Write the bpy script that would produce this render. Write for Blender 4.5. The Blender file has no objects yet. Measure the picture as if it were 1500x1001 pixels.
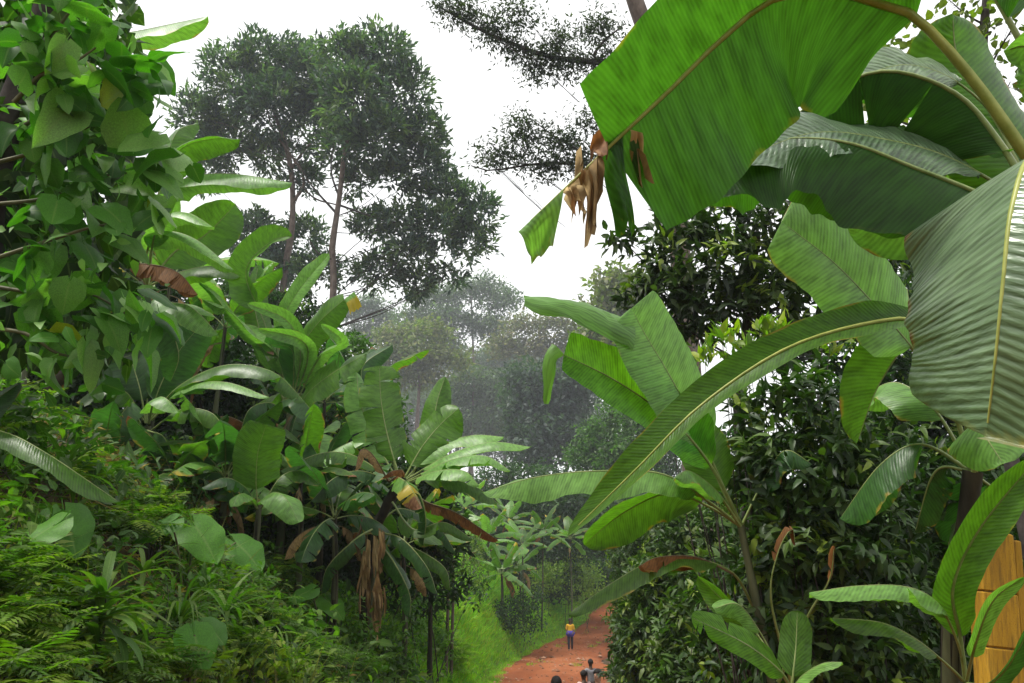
import bpy, math, random
import numpy as np
from mathutils import Vector, Matrix

# ------------------------------------------------------------------ camera, sky, sun, exposure
SC = bpy.context.scene
COL = SC.collection
FPX, CX, CY, PITCH, EYE = 1150.0, 750.0, 500.5, math.radians(17.0), 1.7
cam_data = bpy.data.cameras.new("camera")
cam_data.sensor_width = 36.0
cam_data.lens = 36.0 * FPX / 1500.0
cam_data.clip_start, cam_data.clip_end = 0.05, 3000.0
cam = bpy.data.objects.new("camera", cam_data)
cam.location = (0, 0, EYE)
cam.rotation_euler = (math.pi / 2 + PITCH, 0, 0)
COL.objects.link(cam)
SC.camera = cam

SUN_EL, SUN_AZ = math.radians(64), math.radians(-105)     # azimuth from +Y towards +X
world = bpy.data.worlds.new("World")
SC.world = world
world.use_nodes = True
wn, wl = world.node_tree.nodes, world.node_tree.links
wn.clear()
w_out = wn.new("ShaderNodeOutputWorld")
w_sky = wn.new("ShaderNodeTexSky")
w_sky.sky_type = 'NISHITA'
w_sky.sun_disc = False
w_sky.sun_elevation = SUN_EL
w_sky.sun_rotation = SUN_AZ
w_bg = wn.new("ShaderNodeBackground")
w_bg.inputs[1].default_value = 0.06
w_cloud = wn.new("ShaderNodeBackground")              # the closed cloud layer of an overcast day
w_cloud.inputs[0].default_value = (1.0, 1.0, 0.985, 1)
w_cloud.inputs[1].default_value = 0.47
w_mix = wn.new("ShaderNodeMixShader")
w_mix.inputs[0].default_value = 0.93
wl.new(w_sky.outputs[0], w_bg.inputs[0])
wl.new(w_bg.outputs[0], w_mix.inputs[1])
wl.new(w_cloud.outputs[0], w_mix.inputs[2])
wl.new(w_mix.outputs[0], w_out.inputs[0])

sun_data = bpy.data.lights.new("sun", 'SUN')
sun_data.energy = 1.5
sun_data.angle = math.radians(12)
sun_data.color = (1.0, 0.96, 0.89)
sun = bpy.data.objects.new("sun", sun_data)
sd = Vector((math.sin(SUN_AZ) * math.cos(SUN_EL), math.cos(SUN_AZ) * math.cos(SUN_EL), math.sin(SUN_EL)))
sun.rotation_euler = sd.to_track_quat('Z', 'Y').to_euler()
sun.location = (0, 0, 40)
COL.objects.link(sun)

SC.view_settings.view_transform = 'Standard'
SC.view_settings.look = 'None'
SC.view_settings.gamma = 1.0
SC.view_settings.exposure = 1.65
SC.view_settings.use_curve_mapping = False
SC.render.engine = 'CYCLES'
SC.cycles.use_denoising = True
SC.cycles.max_bounces = 7
SC.cycles.diffuse_bounces = 4
SC.cycles.glossy_bounces = 2
SC.cycles.transmission_bounces = 4
SC.cycles.volume_bounces = 1
SC.cycles.caustics_reflective = False
SC.cycles.caustics_refractive = False

# ------------------------------------------------------------------ helpers
rng = np.random.default_rng(7)
CAM = np.array([0, 0, EYE])
RIGHT = np.array([1.0, 0, 0])
FWD = np.array([0, math.cos(PITCH), math.sin(PITCH)])
UP = np.array([0, -math.sin(PITCH), math.cos(PITCH)])
Z = np.array([0, 0, 1.0])

def P(px, py, d):
    """a point of the place: where the sight line of that spot of the photograph is d metres ahead"""
    return CAM + d * (FWD + RIGHT * (px - CX) / FPX + UP * (CY - py) / FPX)

def unit(v):
    v = np.asarray(v, float)
    return v / np.maximum(np.linalg.norm(v, axis=-1, keepdims=True), 1e-9)

def road_x(y):
    y = np.asarray(y, float)
    return 0.045 * y + 0.0045 * np.clip(y - 30, 0, 45) ** 2

def verge(y):
    return np.interp(y, [-60, 8, 20, 900], [.9, .9, 2.2, 2.2])     # the bank stands close to the track near the viewer

BY = [-60, -10, 0, 11, 28, 42, 58, 70, 90, 130, 220, 900]
BZ = [0.5, 0.2, 0, -1.0, -1.5, -1.9, -1.75, 0.2, 2.5, 10.0, 28.0, 30.0]

def base_z(y):
    return np.interp(y, BY, BZ)

def ground_z(x, y):
    x = np.asarray(x, float); y = np.asarray(y, float)
    xc = road_x(np.minimum(y, 75))
    sl = xc - verge(y) - x
    sr = x - (xc + 2.3)
    fade = np.interp(y, [-60, 48, 66, 900], [1, 1, 0.15, 0.1])
    steep = np.interp(y, [20, 30, 55, 66], [0, .9, .9, 0])
    left = np.where(sl > 0, np.where(sl < 5, 0.86 * sl * np.clip(sl / 0.8, 0, 1) ** 0.5, 4.3 + 0.28 * (np.minimum(sl, 40) - 5)) + steep * np.clip(sl, 0, 1.6), 0)
    right = np.where(sr > 0, np.where(sr < 3, 0.12 * sr, 0.36 + 0.10 * (np.minimum(sr, 40) - 3)), 0)
    bump = 0.10 * np.sin(x * 1.7 + 0.6 * y) * np.sin(y * 1.1 - 0.4 * x) + 0.05 * np.sin(3.1 * x + 1.3) * np.sin(2.7 * y)
    off = np.clip(np.maximum(sl, sr) / 1.2, 0, 1)
    return base_z(y) + (left + right) * fade + bump * off

def make(name, V, F, mat, parent=None, org=None, uv=None, col=None, smooth=True):
    V = np.asarray(V, np.float64)
    if org is not None:
        V = V - np.asarray(org)
    Fs = F if isinstance(F, list) else [F]
    Fs = [np.asarray(f, np.int32) for f in Fs if len(f)]
    me = bpy.data.meshes.new(name)
    me.vertices.add(len(V))
    me.vertices.foreach_set("co", np.ascontiguousarray(V, np.float32).ravel())
    li = np.concatenate([f.ravel() for f in Fs])
    tot = np.concatenate([np.full(len(f), f.shape[1], np.int32) for f in Fs])
    start = np.concatenate([[0], np.cumsum(tot)[:-1]]).astype(np.int32)
    me.loops.add(len(li))
    me.loops.foreach_set("vertex_index", li)
    me.polygons.add(len(tot))
    me.polygons.foreach_set("loop_start", start)
    if uv is not None:
        ul = me.uv_layers.new(name="UVMap")
        ul.data.foreach_set("uv", np.ascontiguousarray(np.asarray(uv, np.float32)[li]).ravel())
    if col is not None:
        c = np.asarray(col, np.float32)
        if c.shape[1] == 3:
            c = np.concatenate([c, np.ones((len(c), 1), np.float32)], 1)
        at = me.attributes.new("col", 'FLOAT_COLOR', 'POINT')
        at.data.foreach_set("color", np.ascontiguousarray(c).ravel())
    me.update(calc_edges=True)
    me.polygons.foreach_set("use_smooth", np.full(len(tot), smooth))
    me.materials.append(mat)
    ob = bpy.data.objects.new(name, me)
    COL.objects.link(ob)
    if parent is not None:
        ob.parent = parent
    return ob

def tag(o, label, cat, group=None, kind=None):
    if label: o["label"] = label
    if cat: o["category"] = cat
    if group: o["group"] = group
    if kind: o["kind"] = kind
    return o

def thing(name, loc, label, cat, group=None):
    o = bpy.data.objects.new(name, None)
    o.location = tuple(float(c) for c in loc)
    o.empty_display_size = 0.2
    COL.objects.link(o)
    return tag(o, label, cat, group)

class Geo:
    """collects pieces into one mesh"""
    def __init__(s):
        s.V, s.F4, s.F3, s.U, s.C, s.n = [], [], [], [], [], 0
    def add(s, V, F, uv=None, col=None):
        V = np.asarray(V, float); F = np.asarray(F, np.int32)
        (s.F4 if F.shape[1] == 4 else s.F3).append(F + s.n)
        s.V.append(V)
        s.U.append(np.zeros((len(V), 2)) if uv is None else np.asarray(uv, float))
        if col is None: c = np.zeros((len(V), 3))
        else:
            c = np.asarray(col, float)
            if c.ndim == 1: c = np.tile(c, (len(V), 1))
        s.C.append(c)
        s.n += len(V)
        return s
    def build(s, name, mat, parent=None, org=None, smooth=True):
        F = ([np.concatenate(s.F4)] if s.F4 else []) + ([np.concatenate(s.F3)] if s.F3 else [])
        return make(name, np.concatenate(s.V), F, mat, parent, org, np.concatenate(s.U), np.concatenate(s.C), smooth)

def spline(pts, n):
    """Catmull-Rom through pts, resampled evenly to n points"""
    p = np.asarray(pts, float)
    if len(p) == 2:
        return p[0] + (p[1] - p[0]) * np.linspace(0, 1, n)[:, None]
    q = np.vstack([2 * p[0] - p[1], p, 2 * p[-1] - p[-2]])
    out = []
    for i in range(1, len(q) - 2):
        t = np.linspace(0, 1, 14, endpoint=(i == len(q) - 3))[:, None]
        a, b, c, d = q[i - 1], q[i], q[i + 1], q[i + 2]
        out.append(0.5 * (2 * b + (c - a) * t + (2 * a - 5 * b + 4 * c - d) * t ** 2 + (3 * b - a - 3 * c + d) * t ** 3))
    o = np.vstack(out)
    s = np.concatenate([[0], np.cumsum(np.linalg.norm(np.diff(o, axis=0), axis=1))])
    u = np.linspace(0, s[-1], n)
    return np.stack([np.interp(u, s, o[:, k]) for k in range(3)], 1)

def frames(path, nrm=None):
    """tangent, side, normal carried along the path without twist"""
    T = unit(np.gradient(path, axis=0))
    n0 = np.array(nrm if nrm is not None else Z, float)
    N = np.zeros_like(T)
    n = n0 - T[0] * np.dot(n0, T[0])
    if np.linalg.norm(n) < 1e-3:
        n = np.array([0, -1.0, 0]) - T[0] * np.dot([0, -1.0, 0], T[0])
    n = unit(n)
    for i in range(len(T)):
        n = unit(n - T[i] * np.dot(n, T[i]))
        N[i] = n
    return T, np.cross(T, N), N

def tube(path, rad, sides=6, geo=None, col=None, squash=1.0, nrm=None):
    path = np.asarray(path, float)
    n = len(path)
    T, S, N = frames(path, nrm)
    r = np.broadcast_to(np.asarray(rad, float), (n,))
    a = np.linspace(0, 2 * math.pi, sides, endpoint=False)
    V = path[:, None] + r[:, None, None] * (np.cos(a)[None, :, None] * S[:, None] + squash * np.sin(a)[None, :, None] * N[:, None])
    i = np.arange(n - 1)[:, None]; j = np.arange(sides)[None]
    F = np.stack([i * sides + j, i * sides + (j + 1) % sides, (i + 1) * sides + (j + 1) % sides, (i + 1) * sides + j], -1).reshape(-1, 4)
    s = np.concatenate([[0], np.cumsum(np.linalg.norm(np.diff(path, axis=0), axis=1))])
    uv = np.stack([np.repeat(s, sides), np.tile(np.arange(sides) / sides, n)], 1)
    g = geo or Geo()
    g.add(V.reshape(-1, 3), F, uv, col)
    k = g.n - n * sides
    return g

def cards(geo, pos, d, nrm, L, W, col, shape="quad", fold=0.25, bend=0.0):
    """many leaf-shaped faces at once; d = leaf axis, nrm = rough upper side"""
    pos = np.asarray(pos, float); n = len(pos)
    if n == 0: return
    d = unit(d)
    nrm = np.broadcast_to(np.asarray(nrm, float), d.shape)
    s = unit(np.cross(d, nrm) + 1e-6)
    u = np.cross(s, d)
    L = np.broadcast_to(np.asarray(L, float), (n,)); W = np.broadcast_to(np.asarray(W, float), (n,))
    if shape == "quad":
        tx = np.array([0, .42, 1, .42]); ty = np.array([0, -.5, 0, .5]); tz = np.array([0, fold, -bend, fold])
        F = np.array([[0, 1, 2, 3]])
    elif shape == "leaf":       # pointed leaf with a midrib fold
        tx = np.array([0, .3, .68, 1, .25, .62, .25, .62])
        ty = np.array([0, 0, 0, 0, -.46, -.36, .46, .36])
        tz = np.array([0, 0, -.35 * bend, -bend, fold * .5, fold * .36 - .35 * bend, fold * .5, fold * .36 - .35 * bend])
        F = np.array([[0, 4, 1, 1], [1, 4, 5, 2], [2, 5, 3, 3], [0, 1, 6, 6], [1, 2, 7, 6], [2, 3, 7, 7]])
    elif shape == "blade":      # grass blade, bends over
        tx = np.array([0, .0, .5, .5, 1.0]); ty = np.array([-.5, .5, .4, -.4, 0]); tz = np.array([0, 0, -.2 * bend, -.2 * bend, -bend])
        F = np.array([[0, 1, 2, 3], [3, 2, 4, 4]])
    V = pos[:, None] + L[:, None, None] * tx[None, :, None] * d[:, None] + W[:, None, None] * ty[None, :, None] * s[:, None]
    zz = np.where(np.abs(ty) > .01, 1, 0)
    V = V + (L[:, None] * np.where(zz, 0, tz) + np.where(zz, 1, 0) * (W[:, None] * np.maximum(tz, 0) + L[:, None] * np.minimum(tz, 0)))[:, :, None] * u[:, None]
    k = len(tx)
    off = (np.arange(n) * k)[:, None, None]
    quads = np.array([f for f in F if f[2] != f[3]]).reshape(-1, 4)
    tris = np.array([f[:3] for f in F if f[2] == f[3]]).reshape(-1, 3)
    col = np.asarray(col, float)
    if col.ndim == 1: col = np.tile(col, (n, 1))
    base = geo.n
    V = V.reshape(-1, 3)
    uv = np.tile(np.stack([tx, ty], 1), (n, 1))
    geo.V.append(V); geo.U.append(uv); geo.C.append(np.repeat(col, k, 0))
    if len(quads): geo.F4.append((quads[None] + off).reshape(-1, 4) + base)
    if len(tris): geo.F3.append((tris[None] + off).reshape(-1, 3) + base)
    geo.n += len(V)

def rand_dirs(n, r=None):
    return unit((r or rng).normal(size=(n, 3)))

# ------------------------------------------------------------------ materials
def nt(name):
    m = bpy.data.materials.new(name)
    m.use_nodes = True
    m.node_tree.nodes.clear()
    return m, m.node_tree.nodes, m.node_tree.links

def mixc(N, Lk, fac, a, b, mode='MIX'):
    x = N.new("ShaderNodeMix"); x.data_type = 'RGBA'; x.blend_type = mode
    for sock, v in ((0, fac), (6, a), (7, b)):
        if isinstance(v, (int, float)): x.inputs[sock].default_value = v
        elif isinstance(v, tuple): x.inputs[sock].default_value = (*v, 1)[:4]
        else: Lk.new(v, x.inputs[sock])
    return x.outputs[2]

def mathn(N, Lk, op, a, b=None, c=None, clamp=False):
    x = N.new("ShaderNodeMath"); x.operation = op; x.use_clamp = clamp
    for i, v in enumerate((a, b, c)):
        if v is None: continue
        if isinstance(v, (int, float)): x.inputs[i].default_value = v
        else: Lk.new(v, x.inputs[i])
    return x.outputs[0]

def noise(N, Lk, scale, detail=3, vec=None, rough=.55):
    x = N.new("ShaderNodeTexNoise"); x.inputs["Scale"].default_value = scale
    x.inputs["Detail"].default_value = detail; x.inputs["Roughness"].default_value = rough
    if vec is not None: Lk.new(vec, x.inputs["Vector"])
    return x.outputs["Fac"]

def ramp(N, Lk, fac, stops):
    x = N.new("ShaderNodeValToRGB")
    el = x.color_ramp.elements
    while len(el) < len(stops): el.new(0.5)
    for e, (p, c) in zip(el, stops):
        e.position = p
        e.color = (*c, 1)[:4] if isinstance(c, tuple) else (c, c, c, 1)
    Lk.new(fac, x.inputs[0])
    return x.outputs[0]

def finish(N, Lk, base, rough=.45, spec=.5, trans=None, tfac=.4, bump=None, bstr=.2, bdist=.01):
    out = N.new("ShaderNodeOutputMaterial")
    p = N.new("ShaderNodeBsdfPrincipled")
    if isinstance(base, tuple): p.inputs["Base Color"].default_value = (*base, 1)
    else: Lk.new(base, p.inputs["Base Color"])
    if isinstance(rough, (int, float)): p.inputs["Roughness"].default_value = rough
    else: Lk.new(rough, p.inputs["Roughness"])
    p.inputs["Specular IOR Level"].default_value = spec
    if bump is not None:
        b = N.new("ShaderNodeBump"); b.inputs["Strength"].default_value = bstr; b.inputs["Distance"].default_value = bdist
        Lk.new(bump, b.inputs["Height"]); Lk.new(b.outputs[0], p.inputs["Normal"])
    if trans is None:
        Lk.new(p.outputs[0], out.inputs[0]); return p
    t = N.new("ShaderNodeBsdfTranslucent")
    if isinstance(trans, tuple): t.inputs[0].default_value = (*trans, 1)
    else: Lk.new(trans, t.inputs[0])
    mx = N.new("ShaderNodeMixShader"); mx.inputs[0].default_value = tfac
    Lk.new(p.outputs[0], mx.inputs[1]); Lk.new(t.outputs[0], mx.inputs[2]); Lk.new(mx.outputs[0], out.inputs[0])
    return p

def banana_mat(name, g1, g2, t1, rough=.38, tfac=.30, veins=46.0, spec=.36, bstr=.6):
    """broad leaf blade: fine side veins from the UV, age (r) and yellowing (g) from the mesh"""
    m, N, L = nt(name)
    at = N.new("ShaderNodeAttribute"); at.attribute_name = "col"
    sp = N.new("ShaderNodeSeparateColor"); L.new(at.outputs[0], sp.inputs[0])
    uv = N.new("ShaderNodeUVMap"); sx = N.new("ShaderNodeSeparateXYZ"); L.new(uv.outputs[0], sx.inputs[0])
    oi = N.new("ShaderNodeObjectInfo")
    av = mathn(N, L, 'ABSOLUTE', sx.outputs[1])
    ph = mathn(N, L, 'MULTIPLY_ADD', av, -0.09, sx.outputs[0])     # veins sweep towards the tip
    st = mathn(N, L, 'SINE', mathn(N, L, 'MULTIPLY', ph, veins * 6.283))
    cmb = N.new("ShaderNodeCombineXYZ"); L.new(ph, cmb.inputs[0]); L.new(mathn(N, L, 'MULTIPLY', sx.outputs[1], 0.10), cmb.inputs[1])
    L.new(oi.outputs["Random"], cmb.inputs[2])
    n1 = noise(N, L, 26, 3, cmb.outputs[0])
    n2 = noise(N, L, 4.0, 3, cmb.outputs[0])
    band = mathn(N, L, 'MULTIPLY_ADD', st, 0.09, n1)
    k = mathn(N, L, 'ADD', mathn(N, L, 'MULTIPLY', n2, .7), mathn(N, L, 'MULTIPLY_ADD', oi.outputs["Random"], .5, -.12), clamp=True)
    base = mixc(N, L, k, g1, g2)
    base = mixc(N, L, 1.0, base, (1.0, 1.0, .62), 'MULTIPLY')
    sh = ramp(N, L, band, [(.26, .58), (.5, .95), (.76, 1.32)])
    base = mixc(N, L, 1.0, base, sh, 'MULTIPLY')
    tr = mixc(N, L, 1.0, mixc(N, L, k, t1, tuple(c * 1.25 for c in t1)), sh, 'MULTIPLY')
    # yellowing, then browning, broken up by noise
    n3 = noise(N, L, 9, 4)
    fy = mathn(N, L, 'MULTIPLY_ADD', mathn(N, L, 'SUBTRACT', n3, .5), .9, sp.outputs[1])
    fy = mathn(N, L, 'MULTIPLY', ramp(N, L, fy, [(.25, 0.0), (.7, 1.0)]), ramp(N, L, sp.outputs[1], [(.0, 0.0), (.2, 1.0)]))
    fb = mathn(N, L, 'MULTIPLY_ADD', mathn(N, L, 'SUBTRACT', n3, .5), .8, sp.outputs[0])
    fb = mathn(N, L, 'MULTIPLY', ramp(N, L, fb, [(.35, 0.0), (.6, 1.0)]), ramp(N, L, sp.outputs[0], [(.0, 0.0), (.2, 1.0)]))
    brown = ramp(N, L, n1, [(.3, (.10, .045, .02)), (.55, (.26, .13, .06)), (.8, (.42, .27, .15))])
    base = mixc(N, L, fb, mixc(N, L, fy, base, (.42, .33, .03)), brown)
    tr = mixc(N, L, fb, mixc(N, L, fy, tr, (.50, .40, .02)), (.20, .08, .03))
    # a few scratches and spots
    spot = ramp(N, L, noise(N, L, 42, 3), [(.71, 0.0), (.78, .6)])
    base = mixc(N, L, spot, base, (.10, .11, .03))
    finish(N, L, base, rough, spec, tr, tfac, band, bstr, .006)
    return m

def attr_mat(name, rough=.5, spec=.4, tfac=.35, tgain=(1.4, 2.2, .4), vein=False, warm=(1.16, 1.10, .58)):
    """foliage: leaf colour from the mesh, a little of its own variation"""
    m, N, L = nt(name)
    at = N.new("ShaderNodeAttribute"); at.attribute_name = "col"
    n = noise(N, L, 35, 2)
    c0 = mixc(N, L, 1.0, at.outputs[0], warm, 'MULTIPLY')
    c = mixc(N, L, 1.0, c0, ramp(N, L, n, [(.3, .75), (.7, 1.2)]), 'MULTIPLY')
    if vein:
        uv = N.new("ShaderNodeUVMap"); sx = N.new("ShaderNodeSeparateXYZ"); L.new(uv.outputs[0], sx.inputs[0])
        v = ramp(N, L, mathn(N, L, 'ABSOLUTE', sx.outputs[1]), [(.0, .35), (.05, 0.0)])
        c = mixc(N, L, v, c, (.22, .30, .10))
    t = mixc(N, L, 1.0, c, tgain, 'MULTIPLY')
    finish(N, L, c, rough, spec, t, tfac)
    return m

def solid_mat(name, a, b, scale=8, rough=.7, spec=.3, bstr=.3, bdist=.01, stretch=None, detail=5):
    m, N, L = nt(name)
    tc = N.new("ShaderNodeTexCoord"); mp = N.new("ShaderNodeMapping")
    if stretch: mp.inputs["Scale"].default_value = stretch
    L.new(tc.outputs["Object"], mp.inputs[0])
    n = noise(N, L, scale, detail, mp.outputs[0], .65)
    c = ramp(N, L, n, [(.32, a), (.68, b)])
    finish(N, L, c, rough, spec, bump=n, bstr=bstr, bdist=bdist)
    return m

M = {}
M['banana'] = banana_mat("banana_leaf", (.038, .100, .016), (.075, .160, .028), (.14, .40, .010))
M['banana_pale'] = banana_mat("banana_leaf_pale", (.098, .220, .066), (.165, .325, .115), (.22, .56, .04))
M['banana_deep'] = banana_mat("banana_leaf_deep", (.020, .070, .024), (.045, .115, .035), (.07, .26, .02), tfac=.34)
M['banana_big'] = banana_mat("banana_leaf_old", (.022, .080, .016), (.038, .108, .022), (.048, .175, .006), veins=62, tfac=.5, spec=.3)
M['banana_bright'] = banana_mat("banana_leaf_bright", (.036, .135, .016), (.062, .185, .026), (.22, .62, .012), tfac=.5, spec=.25)
M['banana_sheen'] = banana_mat("banana_leaf_sheen", (.070, .135, .105), (.260, .345, .325), (.12, .28, .04), rough=.28, tfac=.2, veins=38, spec=.6, bstr=1.7)  # sky sheen of the upper side painted in as a pale grey-green base
M['dry'] = banana_mat("dry_leaf", (.20, .125, .075), (.40, .28, .19), (.28, .17, .09), rough=.8, tfac=.25, veins=30)
M['rust'] = banana_mat("rust_leaf", (.11, .045, .018), (.24, .105, .04), (.30, .12, .03), rough=.75, tfac=.3, veins=30)
M['rag'] = banana_mat("pale_rag", (.34, .22, .15), (.58, .44, .34), (.30, .18, .10), rough=.85, tfac=.2, veins=22, spec=.2)
M['midrib'] = solid_mat("midrib", (.13, .19, .045), (.25, .30, .10), 14, .45, .4, .1, .004)
M['midrib_yellow'] = solid_mat("midrib_yellow", (.22, .26, .045), (.38, .40, .10), 14, .45, .4, .1, .004)
M['midrib_dry'] = solid_mat("midrib_dry", (.09, .06, .035), (.20, .14, .08), 14, .7, .2, .2, .004)
M['stem'] = solid_mat("banana_stem", (.030, .036, .014), (.10, .105, .045), 7, .6, .35, .3, .01, (1, 1, .18))
M['stem_dark'] = solid_mat("banana_stem_dark", (.012, .011, .008), (.052, .044, .026), 8, .75, .2, .4, .01, (1, 1, .2))
M['bark'] = solid_mat("tree_bark", (.075, .055, .045), (.21, .165, .14), 5, .85, .2, .5, .02, (1, 1, .3))
M['bark_dark'] = solid_mat("branch_bark", (.028, .024, .022), (.075, .062, .055), 6, .85, .2, .5, .02)
M['vine_stem'] = solid_mat("vine_stem", (.07, .075, .03), (.16, .15, .07), 12, .6)
M['foliage'] = attr_mat("tree_foliage", .55, .3, .32, warm=(1.0, 1.0, .95))
M['foliage_glossy'] = attr_mat("glossy_foliage", .46, .3, .22)
M['leafy'] = attr_mat("broad_foliage", .5, .28, .36, vein=True)
M['stone'] = attr_mat("loose_stone", .9, .15, .0, warm=(1.0, 1.0, 1.0))
M['grassy'] = attr_mat("grass_blades", .55, .3, .4)
# ------------------------------------------------------------------ the setting: ground, road
def soil_mat():
    m, N, L = nt("bank_soil")
    n = noise(N, L, 1.3, 6); n2 = noise(N, L, 14, 5)
    c = ramp(N, L, n2, [(.3, (.035, .022, .012)), (.55, (.085, .052, .028)), (.8, (.15, .10, .055))])
    c = mixc(N, L, ramp(N, L, n, [(.42, 0.0), (.62, .8)]), c, (.030, .055, .014))
    n4 = noise(N, L, .9, 3)
    c = mixc(N, L, ramp(N, L, n4, [(.45, 0.0), (.7, .55)]), c, (.17, .062, .024))
    finish(N, L, c, .9, .2, bump=n2, bstr=.6, bdist=.05)
    return m

def road_mat():
    m, N, L = nt("red_earth_road")
    n = noise(N, L, .55, 6); n2 = noise(N, L, 6, 6); n3 = noise(N, L, 28, 4)
    c = ramp(N, L, n2, [(.3, (.095, .026, .010)), (.5, (.19, .055, .018)), (.75, (.30, .105, .042))])
    c = mixc(N, L, ramp(N, L, n, [(.48, 0.0), (.66, .65)]), c, (.19, .055, .022))
    c = mixc(N, L, ramp(N, L, n3, [(.66, 0.0), (.72, .6)]), c, (.12, .045, .02))
    finish(N, L, c, .9, .15, bump=n3, bstr=.5, bdist=.03)
    return m
M['soil'] = soil_mat(); M['road'] = road_mat()

def axis(*segs):
    a = [np.arange(s, e, st) for s, e, st in segs]
    return np.unique(np.concatenate(a + [[segs[-1][1]]]))

gx = axis((-700, -60, 80), (-60, -14, 2), (-14, 14, .35), (14, 60, 2), (60, 700, 80))
gy = axis((-60, 0, 6), (0, 30, .35), (30, 80, .7), (80, 200, 6), (200, 1000, 80))
GX, GY = np.meshgrid(gx, gy, indexing='ij')
GZ = ground_z(GX, GY) - 0.16 * np.clip((2.35 - np.abs(GX - road_x(np.minimum(GY, 75)))) / .5, 0, 1)
ii, jj = np.meshgrid(np.arange(len(gx) - 1), np.arange(len(gy) - 1), indexing='ij')
nn = len(gy)
GF = np.stack([ii * nn + jj, (ii + 1) * nn + jj, (ii + 1) * nn + jj + 1, ii * nn + jj + 1], -1).reshape(-1, 4)
tag(make("ground", np.stack([GX, GY, GZ], -1).reshape(-1, 3), GF, M['soil']), "dark soil slope under the undergrowth", None, kind="structure")

ry = np.arange(-8, 76, .4)
rv = np.linspace(-1, 1, 31)
lw_ = np.where(rv[None] < 0, np.minimum(2.25, verge(ry) + .1)[:, None], 2.25)
RX = road_x(ry)[:, None] + rv[None] * (lw_ + .22 * np.sin(ry * .9)[:, None] * (rv[None] < 0) + .25 * np.sin(ry * .7 + 2)[:, None] * (rv[None] > 0))
RZ = ground_z(road_x(ry), ry)[:, None] - .07 * np.exp(-((np.abs(rv) - .42) / .13) ** 2)[None] + .035 * np.sin(ry * 1.7)[:, None] * np.sin(rv * 5)[None] + .02 * np.sin(ry * 4.1 + 1)[:, None] * np.sin(rv * 11 + 2)[None] - .10 * np.abs(rv[None]) ** 8 + .02
RV = np.stack([RX, np.repeat(ry[:, None], 31, 1), RZ + .02], -1).reshape(-1, 3)
i2, j2 = np.meshgrid(np.arange(len(ry) - 1), np.arange(30), indexing='ij')
RF = np.stack([i2 * 31 + j2, i2 * 31 + j2 + 1, (i2 + 1) * 31 + j2 + 1, (i2 + 1) * 31 + j2], -1).reshape(-1, 4)
tag(make("dirt_road", RV, RF, M['road']), "red earth track curving away between the plants", None, kind="structure")

# ------------------------------------------------------------------ banana leaves
def half_width(t, blunt=.5, ramp=.16):
    a = np.clip(t / ramp, 0, 1) ** .55
    b = np.clip((1 - t) / .42, 0, 1)
    return a * (1 - (1 - b) ** 2) ** (blunt + .05)

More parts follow.
